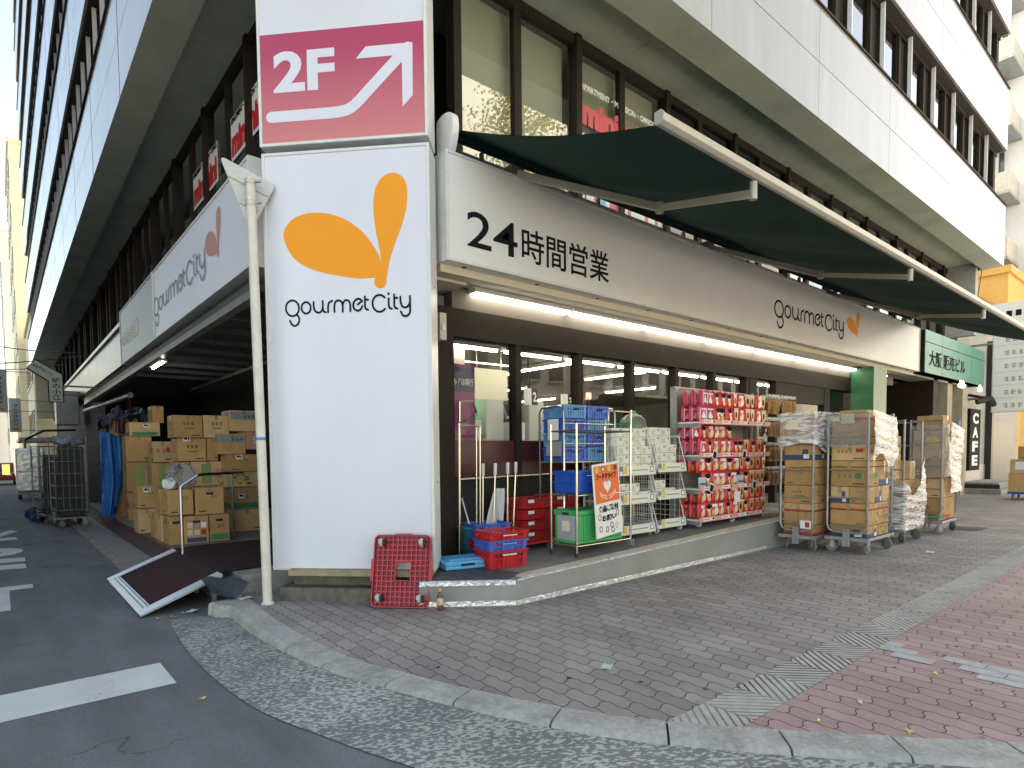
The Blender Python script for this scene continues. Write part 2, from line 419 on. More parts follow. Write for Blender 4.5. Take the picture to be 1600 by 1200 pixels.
def smooth_path(pts, k=5, closed=False):
    P = [Vector((p[0], p[1], 0)) for p in pts]; n = len(P); out = []
    if n < 3: return P
    for i in range(n if closed else n-1):
        if closed: p0, p1, p2, p3 = P[i-1], P[i], P[(i+1) % n], P[(i+2) % n]
        else: p0, p1, p2, p3 = P[max(i-1, 0)], P[i], P[i+1], P[min(i+2, n-1)]
        for j in range(k):
            t = j/k
            out.append(.5*((2*p1)+(p2-p0)*t+(2*p0-5*p1+4*p2-p3)*t*t+(3*p1-p0-3*p2+p3)*t**3))
    if not closed: out.append(P[-1])
    return out
def arc(cx, cy, rx, ry, a0, a1, n=20):
    return [(cx+rx*cos(radians(a0+(a1-a0)*i/n)), cy+ry*sin(radians(a0+(a1-a0)*i/n))) for i in range(n+1)]
def stroke(mb, pts, wd, m, z=0., closed=False):
    P = [Vector((p[0], p[1], 0)) for p in pts]; n = len(P); A = []; B = []
    for i in range(n):
        if closed: t = P[(i+1) % n]-P[i-1]
        else: t = P[min(i+1, n-1)]-P[max(i-1, 0)]
        t.normalize(); q = Vector((-t.y, t.x, 0))*wd/2; A.append(P[i]+q); B.append(P[i]-q)
    Z = Vector((0, 0, z))
    rng = range(n) if closed else range(n-1)
    for i in rng:
        j = (i+1) % n; mb.quad(B[i]+Z, B[j]+Z, A[j]+Z, A[i]+Z, m)
    if not closed:
        for c in (P[0], P[-1]):
            mb.poly([c+Vector((wd/2*cos(k*pi/6), wd/2*sin(k*pi/6), z+.0004)) for k in range(12)], m)

def logo_word(m, wd=.0145):
    """monoline wordmark, about 1.2 wide before scaling, baseline near y=0"""
    mb = MB()
    def T(pts): return [((x-110)/1335, (255-y-(x-110)*.008)/1335) for x, y in pts]
    def S(pts, k=5, sm=True, closed=False):
        q = T(pts); q = smooth_path(q, k, closed) if sm else q
        S.z += .0003; stroke(mb, q, wd, m, S.z, closed)
    S.z = 0
    S(arc(185, 203, 72, 74, 0, 345, 22), sm=False, closed=True)
    S([(228, 262), (250, 285), (257, 318), (240, 355), (205, 370), (175, 355), (155, 320)])
    S(arc(335, 203, 50, 54, 0, 345, 20), sm=False, closed=True)
    S([(417, 150), (419, 200), (435, 238), (470, 252), (503, 236), (516, 200), (516, 145)]); S([(516, 200), (522, 236), (545, 250)])
    S([(573, 250), (573, 200), (584, 162), (620, 145)])
    S([(642, 250), (642, 192), (656, 155), (688, 143), (718, 157), (730, 192), (730, 250)]); S([(730, 192), (744, 155), (775, 143), (802, 157), (812, 192), (812, 247)])
    S([(893, 187), (940, 155)], sm=False); S([(940, 155), (915, 137), (885, 137), (855, 160), (844, 195), (858, 230), (890, 244), (922, 234), (942, 203)])
    S([(970, 115), (970, 200), (978, 228), (1003, 240)]); S([(970, 145), (1003, 145)], sm=False)
    S(arc(1125, 183, 75, 78, -42, -318, 26), sm=False)
    S([(1222, 140), (1222, 200), (1230, 226), (1255, 237)]); mb.poly([Vector((*T([(1222, 97)])[0], .004))+Vector((.0095*cos(k*pi/6), .0095*sin(k*pi/6), 0)) for k in range(12)], m)
    S([(1280, 105), (1280, 200), (1288, 226), (1312, 236)]); S([(1280, 137), (1312, 137)], sm=False)
    S([(1345, 128), (1348, 180), (1364, 215), (1395, 228), (1427, 212), (1444, 180), (1445, 125)]); S([(1445, 182), (1446, 245), (1436, 288), (1400, 308), (1368, 298), (1348, 265)])
    return mb
LD = [(0.205, 3.541), (0.226, 3.64), (0.304, 3.718), (0.43, 3.758), (0.597, 3.755), (0.779, 3.698), (0.942, 3.585), (1.066, 3.434), (1.130, 3.302), (1.155, 3.185), (1.137, 3.135), (1.066, 3.143), (0.919, 3.143), (0.735, 3.175), (0.552, 3.218), (0.397, 3.284), (0.281, 3.378)]
RD = [(1.165, 3.1), (1.141, 3.273), (1.12, 3.419), (1.088, 3.595), (1.073, 3.769), (1.088, 3.923), (1.144, 4.029), (1.229, 4.075), (1.312, 4.064), (1.372, 4.004), (1.393, 3.894), (1.379, 3.751), (1.334, 3.599), (1.264, 3.429), (1.213, 3.281), (1.187, 3.143)]
def logo_drops(m, sc=1., flat=1.):
    mb = MB()
    for i, pts in enumerate((LD, RD)):
        mb.poly([(p.x*sc, p.y*sc*flat, .0006*i) for p in reversed(smooth_path([(a-.2, b-3.04) for a, b in pts], 4, True))] if i == 0 else
                [(p.x*sc, p.y*sc*flat, .0006*i) for p in reversed(smooth_path([(a-.2, b-3.04) for a, b in pts], 4, True))], m)
    mb.poly([(sc*(.925+.058*cos(k*pi/8)), flat*sc*(.062+.058*sin(k*pi/8)), .0012) for k in range(16)], m)
    bm = mb
    return bm

def glyphs(mb, x, y, n, h, m, z, rnd, gap=1.15):
    """a row of printed marks too small in the photo to read"""
    for i in range(n):
        cx = x+i*h*gap
        for j in range(3):
            yy = y+h*(.08+.36*j); a = cx+h*rnd.uniform(0, .2); b = cx+h*rnd.uniform(.7, .95)
            mb.quad((a, yy, z), (b, yy, z), (b, yy+h*.15, z), (a, yy+h*.15, z), m)
        q = cx+h*rnd.uniform(.25, .6)
        mb.quad((q, y, z+.0003), (q+h*.15, y, z+.0003), (q+h*.15, y+h, z+.0003), (q, y+h, z+.0003), m)
def rectm(mb, x0, y0, x1, y1, m, z): mb.quad((x0, y0, z), (x1, y0, z), (x1, y1, z), (x0, y1, z), m)

def pz(X):
    return .27+.0275*(min(max(X, 3.9), 9.8)-4.1)

# ================================================================== the ground
mb = MB(); mb.quad((-300, -300, -.12), (300, -300, -.12), (300, 300, -.12), (-300, 300, -.12), M_ASPH); struct(mb.build('road'))
KI = [(1.99, 6.45), (1.90, 5.3), (1.93, 4.11), (2.10, 3.42), (2.33, 2.76), (2.62, 2.15), (3.01, 1.62), (3.43, 1.15), (3.84, .707), (4.35, .22), (5.2, -.45), (7.0, -1.2), (10, -1.7), (16, -2.0), (30, -2.1), (60, -2.1)]
ki = smooth_path(KI, 8)
def offs(path, d):
    out = []
    for i in range(len(path)):
        t = (path[min(i+1, len(path)-1)]-path[max(i-1, 0)]).normalized(); out.append(path[i]+Vector((t.y, -t.x, 0))*d)
    return out
ko = [p+(q-p) for p, q in zip(ki, offs(ki, .215))]
ko = [Vector((min(p.x, 1.62), p.y, 0)) if p.y > 6.2 else p for p in offs(ki, .22)]
ko[0] = Vector((1.60, 6.42, 0))
go = offs(ki, .74)
def ztop(i): return .022 if i > 24 else .022
def zlow(i): return max(-.115, min(-.010, -.115+.0062*i))
# kerb stones of about 0.6 m with open joints
mb = MB(); i = 0; acc = 0
while i < len(ki)-1:
    j = i+1; L = (ki[j]-ki[i]).length
    while j < len(ki)-1 and L < .52: L += (ki[j+1]-ki[j]).length; j += 1
    def ring(k, e):
        a, b = ki[k], ko[k]; a = a+e; b = b+e
        zt = .02+random.uniform(-.002, .003); n = (b-a).normalized()
        return [Vector((a.x, a.y, -.2)), Vector((a.x, a.y, zt)), Vector((b.x-n.x*.03, b.y-n.y*.03, zt-.002)), Vector((b.x-n.x*.008, b.y-n.y*.008, zt-.012)), Vector((b.x, b.y, zt-.035)), Vector((b.x+n.x*.01, b.y+n.y*.01, -.2))]
    ks = list(range(i, j+1)); rs = []
    for q, k in enumerate(ks):
        t = (ki[min(k+1, len(ki)-1)]-ki[max(k-1, 0)]).normalized()
        e = t*.006 if q == 0 else (t*-.006 if q == len(ks)-1 else t*0)
        rs.append(ring(k, e))
    vs = [v for r in rs for v in r]; n = 6
    fs = [(a*n+b, a*n+(b+1) % n, (a+1)*n+(b+1) % n, (a+1)*n+b) for a in range(len(rs)-1) for b in range(n)]
    fs += [tuple(reversed(range(n))), tuple((len(rs)-1)*n+b for b in range(n))]
    mb.add(vs, fs, M_KERB); i = j
struct(mb.build('kerb'))
mb = MB()
for i in range(len(ki)-1):
    if ki[i].y < -1.9 and ki[i].x > 20: break
    a, b, c, d = ko[i], ko[i+1], go[i+1], go[i]
    mb.quad((a.x, a.y, zlow(i)), (d.x, d.y, -.114), (c.x, c.y, -.114), (b.x, b.y, zlow(i+1)), M_APRON)
struct(mb.build('gutter_apron'))
mb = MB(); pts = [(p.x, p.y, 0) for p in ki]+[(60, 12, 0), (2.6, 12, 0), (2.6, 7.3, 0), (2.0, 7.3, 0)]
mb.poly(list(reversed(pts)), M_PAVER); o = struct(mb.build('pavement'))
bm = bmesh.new(); bm.from_mesh(o.data); bmesh.ops.triangulate(bm, faces=bm.faces); bmesh.ops.recalc_face_normals(bm, faces=bm.faces); bm.to_mesh(o.data); bm.free()
if o.data.polygons[0].normal.z < 0: o.data.flip_normals()
def kerbx(y):          # x of the kerb's inner edge at a given y
    for a, b in zip(ki, ki[1:]):
        if (a.y-y)*(b.y-y) <= 0 and a.y < 4: return a.x+(b.x-a.x)*(a.y-y)/(a.y-b.y+1e-9)
mb = MB(); mb.poly([(kerbx(1.89)+.0, 1.89, .004), (kerbx(1.59), 1.59, .004), (40, 1.59, .004), (40, 1.89, .004)], M_TILE); struct(mb.build('pavement_tile_strip'))
mb = MB(); low = [p for p in ki if p.y < 1.585 and p.x < 42]
mb.poly([(kerbx(1.585), 1.585, .006)]+[(p.x, p.y, .006) for p in low]+[(42, 1.585, .006)], M_RED)
o = struct(mb.build('red_pavement')); bm = bmesh.new(); bm.from_mesh(o.data); bmesh.ops.triangulate(bm, faces=bm.faces); bm.to_mesh(o.data); bm.free()
if o.data.polygons[0].normal.z < 0: o.data.flip_normals()
# pale replacement bricks set in the red paving
M_PATCH = mat('pale_paver', (.46, .47, .46), .75, var=.12, vscale=12)
mb = MB()
for x0, y0, x1, y1 in [(5.215, 1.475, 5.335, 1.586), (5.085, 1.355, 5.208, 1.586), (4.958, 1.225, 5.08, 1.475), (5.13, .975, 5.25, 1.21), (5.0, .85, 5.125, 1.09), (5.13, .725, 5.25, .97), (4.88, .725, 4.995, .97), (5.0, .6, 5.125, .845), (5.13, .475, 5.25, .72), (4.88, .5, 4.995, .72), (5.0, .35, 5.125, .595), (5.13, .225, 5.25, .47)]:
    mb.quad((x0+.003, y0+.003, .0095), (x1, y0+.003, .0095), (x1, y1, .0095), (x0+.003, y1, .0095), M_PATCH)
struct(mb.build('pavement_patch'))
mb = MB(); mb.box(-40, 120, -17.9, -7.0, -.12, .03, mat('bounce_paving', (.56, .53, .47), .8, var=.1, vscale=2)); struct(mb.build('bounce_pavement'))  # unseen pale paving, added to bounce sunlight onto the sign and soffit
# painted marks on the road
mb = MB(); mb.poly([(-6, 4.67, -.116), (.93, 4.65, -.116), (.925, 5.2, -.116), (-6, 5.17, -.116)], M_PAINT); struct(mb.build('stop_line'))
for ch, y1, h in (('止', 9.6, 2.0), ('ま', 13.9, 3.2), ('れ', 17.6, 3.1)):       # reads from inside the alley
    struct(link('road_lettering', fit_text(ch, 1.65, h, M_PAINT, .03, 0), None, M=Matrix.Translation((.27, y1, -.1155)) @ Matrix.Rotation(pi, 4, 'Z')))

# the side strip along the shop's alley front
mb = MB(); mb.box(1.30, 1.42, 9.0, 48, -.3, -.105, M_CONC); mb.box(1.42, 1.86, 8.9, 48, -.3, -.085, M_STEPP); struct(mb.build('alley_gutter'))
mb = MB(); mb.box(1.85, 6, 7.3, 48, -.3, .20, M_FLOOR); mb.box(1.83, 1.87, 8.9, 48, -.1, .205, M_MARP); struct(mb.build('alley_platform'))
# raised terrace under the shop windows
mb = MB()
fr = [(3.14, 4.86), (3.9, 4.3)]+[(x, 4.3) for x in (5, 6, 7, 8, 9, 9.8)]+[(19.0, 4.3)]
for (xa, ya), (xb, yb) in zip(fr, fr[1:]):
    za, zb = pz(xa), pz(xb)
    d = Vector((yb-ya, -(xb-xa), 0)).normalized()*.012
    mb.quad((xa, ya, -.1), (xb, yb, -.1), (xb, yb, zb-.05), (xa, ya, za-.05), M_STEPP)
    mb.quad((xa+d.x, ya+d.y, za-.05), (xb+d.x, yb+d.y, zb-.05), (xb+d.x, yb+d.y, zb-.012), (xa+d.x, ya+d.y, za-.012), M_TAPE if xa < 3.5 else M_STEPP)
    mb.quad((xa+d.x, ya+d.y, za-.012), (xb+d.x, yb+d.y, zb-.012), (xb, yb, zb), (xa, ya, za), M_TAPE)
    mb.quad((xa, ya, za-.05), (xb, yb, zb-.05), (xb+d.x, yb+d.y, zb-.05), (xa+d.x, ya+d.y, za-.05), M_STEPP)
    if xa < 8.9: mb.quad((xa+d.x*.6, ya+d.y*.6, .012), (xb+d.x*.6, yb+d.y*.6, .012), (xb+d.x*.5, yb+d.y*.5, .062), (xa+d.x*.5, ya+d.y*.5, .062), M_TAPE)
back = [(19.0, 7.0), (9.8, 7.0), (3.9, 7.0), (3.14, 7.0)]
mb.poly([(3.14, 4.86, pz(0)), (3.9, 4.3, pz(0)), (3.9, 7, pz(0)), (3.14, 7, pz(0))], M_FLOOR)
mb.quad((3.9, 4.3, pz(0)), (9.8, 4.3, pz(9.8)), (9.8, 7, pz(9.8)), (3.9, 7, pz(0)), M_FLOOR); mb.quad((9.8, 4.3, pz(9.8)), (19, 4.3, pz(9.8)), (19, 7, pz(9.8)), (9.8, 7, pz(9.8)), M_FLOOR)
struct(mb.build('terrace'))
mb = MB(); x = 4.0
while x < 9.7:
    n = .095; z = pz(x+.05)
    mb.box(x, x+n-.006, 4.315, 4.46, z-.03, z+.006, M_TANB); x += n
struct(mb.build('terrace_brick_edge'))
mb = MB(); mb.poly([(3.25, 4.86, .283), (3.86, 4.36, .283), (4.12, 4.47, .284), (3.75, 5.5, .284), (3.3, 5.5, .283)], M_MAT)
mb.poly([(3.25, 4.86, .27), (3.86, 4.36, .27), (3.86, 4.36, .283), (3.25, 4.86, .283)], M_MAT); mb.poly([(3.86, 4.36, .27), (4.12, 4.47, .27), (4.12, 4.47, .284), (3.86, 4.36, .283)], M_MAT)
tag(mb.build('floor_mat'), 'black rubber mat on the corner of the raised terrace', 'mat')

# ================================================================== the office building
XF, YF, ZB, PITCH = 1.66, 4.40, 7.0, 3.42       # upper facades: left plane, right plane, lower edge, storey
XE, YE, NF = 24.07, 46.0, 9
B = thing('office_building', 'large office block with metal panel bands and a ground floor supermarket on the corner', 'building')
mb = MB(); sm = MB()
SEAM = mat('dark_seam', (.05, .045, .04), .8)
for f in range(NF):
    z0 = ZB+f*PITCH; zs = (z0, z0+.9, z0+1.8)
    xs = [XF, 4.27]+[7.55+3.304*k for k in range(6)]
    for za, zb in zip(zs, zs[1:]):
        for xa, xb in zip(xs, xs[1:]): mb.box(xa+.006, xb-.006, YF, YF+.05, za+.006, zb-.006, M_PANEL)
        ys = [YF]+[7.4+3.3*k for k in range(12)]+[YE]
        for ya, yb in zip(ys, ys[1:]): mb.box(XF, XF+.05, ya+.056, yb-.006, za+.006, zb-.006, M_PANEL)
    # returns at the two ends and the sill flashing
    sm.box(XF+.02, XE-.02, YF+.02, YF+.3, z0+.01, z0+1.79, SEAM); sm.box(XF+.021, XF+.3, YF+.3, YE-.02, z0+.01, z0+1.79, SEAM)
    mb.box(XE-.006, XE+.04, YF+.003, YF+1.0, z0+.006, z0+1.79, M_PANEL); mb.box(XF+.003, XF+.6, YE-.006, YE+.04, z0+.006, z0+1.79, M_PANEL)
    sm.box(XF-.025, XE+.05, YF-.03, YF+.35, z0+1.795, z0+1.83, M_BRONZE); sm.box(XF-.03, XF+.35, YF+.35, YE+.05, z0+1.795, z0+1.83, M_BRONZE)
mb.build('facade_panel', B); sm.build('facade_backing', B)
# solid core behind the window bands (opaque, dark)
mb = MB(); mb.box(4.2, XE-.1, 6.9, 22, 7.25, ZB+NF*PITCH, M_DARK); mb.box(4.15, 20, 22.02, YE-.2, 7.25, ZB+NF*PITCH, M_DARK); mb.box(3.2, 4.2, 7.0, YE-.2, 7.25, ZB+NF*PITCH, M_DARK)
mb.box(XE-.3, XE-.02, 5.0, 22, 5.0, ZB+NF*PITCH, mat('end_wall', (.42, .42, .40), .8, var=.1)); mb.box(1.9, 20, YE-.3, YE-.02, 4, ZB+NF*PITCH, M_CREAM)
mb.build('core_wall', B)
# soffit: lower lip, step, upper plane with joints
mb = MB()
mb.quad((XF, YF, ZB), (XF+.5, YF+.5, ZB), (XE, YF+.5, ZB), (XE, YF, ZB), M_SOFFIT); mb.quad((XF, YF, ZB), (XF, YE, ZB), (XF+.5, YE, ZB), (XF+.5, YF+.5, ZB), M_SOFFIT)
mb.quad((XF+.5, YF+.5, ZB), (XE, YF+.5, ZB), (XE, YF+.5, ZB+.2), (XF+.5, YF+.5, ZB+.2), M_SOFFIT); mb.quad((XF+.5, YF+.5, ZB), (XF+.5, YE, ZB), (XF+.5, YE, ZB+.2), (XF+.5, YF+.5, ZB+.2), M_SOFFIT)
for k in range(12):
    xa = 2.16 if k == 0 else 3.3+2*(k-1); xb = min(3.3+2*k, XE)
    if xa < XE: mb.box(xa+(.004 if k else 0), xb-.004, YF+.5, 7, ZB+.2, ZB+.24, M_SOFFIT)
for k in range(20):
    ya = 7.0+2*k; mb.box(XF+.5, 3.4, ya+.004, min(ya+1.996, YE), ZB+.2, ZB+.24, M_SOFFIT)
mb.box(2.16, 24, 4.95, 7, ZB+.245, ZB+.3, SEAM); mb.box(2.16, 3.4, 7, YE, ZB+.245, ZB+.3, SEAM)
mb.build('soffit', B)

# ---- upper windows: one part per bay, the nearest ones as parts, the rest as one
def upper_window(mb_f, mb_g, x0, z0, nb, width):
    """frame and glass in local coordinates: x along the wall, y inwards"""
    h = 1.60
    mb_f.box(x0, x0+width, .22, .32, z0, z0+.07, M_BRONZE); mb_f.box(x0, x0+width, .22, .32, z0+h-.09, z0+h, M_BRONZE)
    step = width/nb
    for k in range(nb):
        a = x0+k*step
        mb_f.box(a, a+.075, .2, .33, z0+.07, z0+h-.09, M_BRONZE); mb_f.box(a-.02, a+.02, .12, .195, z0, z0+h, M_FRAME)
        mb_f.box(a+step*.70, a+step*.70+.06, .21, .33, z0+.07, z0+h-.09, M_BRONZE)
        mb_f.box(a+step*.70+.06, a+step, .26, .40, z0+.07, z0+h-.09, M_BRONZE)
        mb_g.quad((a+.06, .28, z0+.05), (a+step*.72, .28, z0+.05), (a+step*.72, .28, z0+h-.07), (a+.06, .28, z0+h-.07), M_GLASSR)
wins = []
for f in range(NF):
    z0 = ZB+f*PITCH+1.81
    for k in range(13 if f < 4 else 13): wins.append((hypot(XE-3, 0) if 0 else hypot(XE-1.7*k-1.5-0, YF, z0), 'R', 2.62+1.65*k, z0, 1, 1.65))
    for k in range(13): wins.append((hypot(1.66, 5+3.3*k, z0)+4, 'L', 4.9+3.13*k, z0, 3, 3.13))
def rank(wd):
    d, s, a, z, nb, wdt = wd
    if s == 'R': return 0 if (z < 17 and a > 8) else 3
    return 1 if a > 7 else 2
wins.sort(key=lambda q: (rank(q), q[3], q[2]))
rf, rg = MB(), MB()
def place(bits, s):
    out = []
    for v in bits: out.append((v[0], YF+v[1], v[2]) if s == 'R' else (XF+v[1], v[0], v[2]))
    return out
for i, (d, s, a, z, nb, wdt) in enumerate(wins):
    f_, g_ = MB(), MB(); upper_window(f_, g_, a, z, nb, wdt)
    f_.v = place(f_.v, s); g_.v = place(g_.v, s)
    if i < 62:
        o = f_.build('window', B); g_.build('pane', o)
    else:
        rf.add(f_.v, f_.f, M_BRONZE); rg.add(g_.v, g_.f, M_GLASSR)
o = rf.build('far_window', B); stuff(o); stuff(rg.build('far_pane', o))
# blinds and ceilings seen inside the upper windows
mb = MB(); rb = random.Random(3)
for f in range(3):
    z0 = ZB+f*PITCH+1.85
    for k in range(13):
        h = rb.choice((.0, .35, .6, 1.45, .2)); x = 2.7+1.65*k
        if h: mb.quad((x, YF+.62, z0+1.5-h), (x+1.2, YF+.62, z0+1.5-h), (x+1.2, YF+.62, z0+1.5), (x, YF+.62, z0+1.5), M_BLIND)
mb.build('blind', B)

# ---- first-floor strip windows above the shop sign
bays = [4.25, 6.33, 8.42, 10.52, 12.62, 14.72, 16.82, 18.95, 21.1, 23.2]
def strip(name, along, a, b, z0, z1, wall, blind, mid=True):
    f_, g_ = MB(), MB()
    def T(x, y, z): return (x, wall+y, z) if along == 'X' else (wall+y, x, z)
    def bx(x0, x1, y0, y1, za, zb, m_):
        q = MB(); q.box(x0, x1, y0, y1, za, zb, m_); f_.add([T(*v) for v in q.v], q.f, m_)
    bx(a, a+.11, -.06, .1, z0, z1, M_BRONZE); bx(a+.11, b, -.02, .08, z1-.13, z1, M_BRONZE); bx(a+.11, b, -.02, .08, z0, z0+.09, M_BRONZE)
    c = (a+b)/2
    if mid: bx(c-.06, c+.06, -.012, .078, z0+.09, z1-.13, M_BRONZE)
    o = f_.build(name, B)
    g_.quad(T(a+.1, .03, z0+.08), T(b, .03, z0+.08), T(b, .03, z1-.12), T(a+.1, .03, z1-.12), M_GLASS2 if blind else M_GLASSD); g_.build('pane', o)
    if blind:
        q = MB(); q.quad(T(a+.1, .2, z1-.15-(z1-z0)*blind), T(b-.02, .2, z1-.15-(z1-z0)*blind), T(b-.02, .2, z1-.1), T(a+.1, .2, z1-.1), M_BLIND); q.build('blind', o)
    return o
for i, (a, b) in enumerate(zip(bays, bays[1:]+[XE-.1])): strip('window', 'X', a, b, 4.95, 7.18, 5.72, (1, .98, .0, .0, .5, .7, .4, .9, .6, .5)[i])
for i in range(18):
    a = 6.25+2.15*i; strip('window', 'Y', a, min(a+2.15, YE), 5.1, 7.18, 2.86, (.0, .9, .0, .0, .6, 0, 0, .4)[i % 8])
mb = MB()
mb.box(4.2, 24, 5.86, 6.1, 3.45, 4.95, M_BRONZE); mb.box(4.2, 24, 5.70, 5.855, 4.6, 4.945, M_BRONZE)                 # wall behind the sign
mb.box(4.2, 24, 6.85, 6.9, 4.96, 7.2, M_DARK); mb.box(3.9, 4.0, 6.2, YE, 5.0, 7.2, M_DARK)
mb.box(2.92, 3.2, 6.4, 15.6, 3.5, 5.09, M_BRONZE)
mb.build('first_floor_wall', B)
# metal spandrel under the alley windows
M_SPAN = mat('dull_metal_panel', (.22, .215, .20), .32, .7, var=.12, vscale=2, dirt=.25, dscale=1.5)
mb = MB()
for k in range(15):
    ya = 15.6+2.1*k; mb.box(2.70, 2.86, ya+.008, min(ya+2.092, YE), 4.02, 4.98, M_SPAN)
mb.box(2.62, 2.86, 15.6, YE, 4.985, 5.09, M_SPAN); mb.box(2.74, 2.9, 15.6, YE, 3.85, 4.015, M_DARK); mb.build('spandrel', B)
# corner column behind the pillar signs
M_COL = mat('plum_grey_steel', (.12, .105, .11), .5, .2, var=.1)
mb = MB(); mb.prism([(2.45, 6.20, 0), (3.46, 5.17, 0), (3.95, 5.68, 0), (3.95, 6.3, 0), (2.9, 6.6, 0)], (0, 0, 7.19), M_COL); mb.build('column', B)
mb = MB()
for a, b, c, d, h in ((2.26, 6.12, 3.34, 5.04, .14), (2.42, 6.16, 3.50, 5.08, .27)):
    s = .72 if h < .2 else .5
    mb.prism([(a-.06*s, b-.06*s, -.02), (c-.06*s, d-.06*s, -.02), (c+.4, d+.5, -.02), (a+.5, b+.5, -.02)], (0, 0, h+.02), mat('old_concrete', (.15, .135, .11), .9, var=.3, vscale=9, bump=.6, bscale=30, dirt=.4))
mb.prism([(2.27, 5.97, .272), (3.33, 4.91, .272), (3.6, 5.2, .272), (2.5, 6.2, .272)], (0, 0, .06), mat('raw_timber', (.33, .27, .17), .8, var=.2)); mb.build('foundation', B)

# ---- shop front to the street
mb = MB(); mb.box(3.95, 4.19, 5.66, 5.9, .2, 3.2, M_BRONZE); mb.box(4.19, 17.6, 5.68, 5.95, 2.88, 3.2, M_BRONZE)
for x in (5.24, 6.42, 7.6, 8.78, 9.94, 11.1, 12.3): mb.box(x-.048, x+.048, 5.69, 5.83, .25, 2.879, M_BRONZE)
mb.box(11.2, 11.5, 5.7, 5.9, .25, 2.879, M_BRONZE); mb.box(14.6, 14.9, 5.7, 5.9, .25, 2.879, M_BRONZE); mb.box(12.35, 14.6, 5.71, 5.88, 2.5, 2.879, M_BRONZE); mb.box(16.2, 17.6, 5.7, 5.9, .25, 2.879, mat('brown_door', (.13, .08, .06), .5, var=.1))
mb.build('shop_front_frame', B)
mb = MB(); mb.box(4.19, 11.04, 5.74, 5.80, .2, 1.22, M_DARK); mb.box(4.19, 11.04, 5.735, 5.80, 1.225, 1.66, M_MARP); mb.build('kick_panel', B)
mb = MB()
for a, b in zip((4.19, 5.24, 6.42, 7.6, 8.78, 9.94, 11.5, 14.9), (5.24, 6.42, 7.6, 8.78, 9.94, 11.1, 14.6, 16.2)):
    mb.quad((a, 5.77, 1.66), (b, 5.77, 1.66), (b, 5.77, 2.89), (a, 5.77, 2.89), M_GLASS)
mb.build('shop_window', B)
mb = MB(); mb.tube([(4.2, 5.6, 1.2), (5.8, 5.6, 1.22)], .014, M_STEEL); mb.build('guard_rail', B)
mb = MB(); mb.box(3.72, 19, 5.42, 5.86, 3.47, 3.53, M_CREAM); mb.box(3.72, 19, 5.24, 5.42, 3.43, 3.53, mat('eave_trim', (.62, .56, .42), .6)); mb.box(4.2, 19, 5.7, 5.86, 3.21, 3.46, mat('taupe_panel', (.11, .092, .072), .6))
mb.box(3.6, 4.2, 5.42, 6.2, 3.4, 3.5, M_CREAM); mb.build('eave', B)
mb = MB(); mb.box(16.05, 16.9, 5.2, 5.68, .2, 3.42, mat('green_column', (.014, .12, .045), .4, var=.06)); mb.build('column', B)
mb = MB(); mb.box(17.6, 17.8, 5.7, 9, .1, 3.5, M_BRONZE); mb.box(17.8, 21, 8.9, 9.1, .1, 3.5, mat('dark_door', (.03, .012, .012), .4)); mb.box(21.0, 21.4, 5.3, 9, .1, 3.5, M_BRONZE); mb.box(17.6, 24, 5.3, 9, 3.45, 3.55, mat('grey_ceiling', (.35, .34, .31), .7))
mb.box(22.4, 22.9, 5.3, 5.7, .0, 3.5, mat('tan_pilaster', (.38, .34, .25), .8, var=.1, dirt=.2)); mb.box(21.4, 24, 6.3, 6.5, .0, 3.5, mat('pale_stone', (.48, .46, .4), .7, var=.1)); mb.box(23.6, 24.07, 5.2, 5.6, 0, 3.5, MATS['tan_pilaster']); mb.build('entrance_wall', B)
# ---- the shop inside
M_CEIL = mat('shop_ceiling', (.20, .175, .13), .8, var=.1); M_IN = mat('shop_wall', (.36, .33, .27), .8, var=.15, vscale=1.5)
mb = MB(); mb.box(4.0, 19, 6.0, 17, 3.24, 3.3, M_CEIL); mb.build('shop_ceiling', B)
mb = MB(); mb.box(5.3, 19, 16.9, 17.1, .2, 3.24, M_IN); mb.box(18.9, 19.1, 6, 16.9, .2, 3.24, M_IN); mb.box(4.0, 5.3, 6.9, 7.0, .2, 3.24, M_IN); mb.box(5.2, 5.3, 7.0, 16.9, .2, 3.24, M_IN); mb.build('shop_wall', B)
mb = MB(); mb.box(4.0, 19, 5.95, 17, .18, .24, mat('shop_floor', (.45, .42, .36), .4)); mb.build('shop_floor', B)
# ---- the stock bay on the alley
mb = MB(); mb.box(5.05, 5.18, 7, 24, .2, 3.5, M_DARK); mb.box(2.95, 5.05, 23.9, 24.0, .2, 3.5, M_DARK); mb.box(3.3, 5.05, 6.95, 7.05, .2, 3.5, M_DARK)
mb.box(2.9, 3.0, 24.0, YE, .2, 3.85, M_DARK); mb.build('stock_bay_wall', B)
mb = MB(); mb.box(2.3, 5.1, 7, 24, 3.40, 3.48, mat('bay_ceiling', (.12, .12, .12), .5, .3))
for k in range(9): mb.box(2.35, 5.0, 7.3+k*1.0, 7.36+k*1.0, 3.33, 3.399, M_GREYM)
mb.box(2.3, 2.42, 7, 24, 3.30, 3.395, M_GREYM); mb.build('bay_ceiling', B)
mb = MB()
for y in (19.5, 22.0): mb.tube([(2.95, y, .2), (2.95, y, 3.4)], .06, mat('red_pipe', (.25, .02, .02), .5))
mb.build('pipe', B)
mb = MB(); mb.tube([(2.6, 17, 3.05), (2.6, 27, 3.3)], .07, M_GREYM); mb.build('shutter_roller', B)

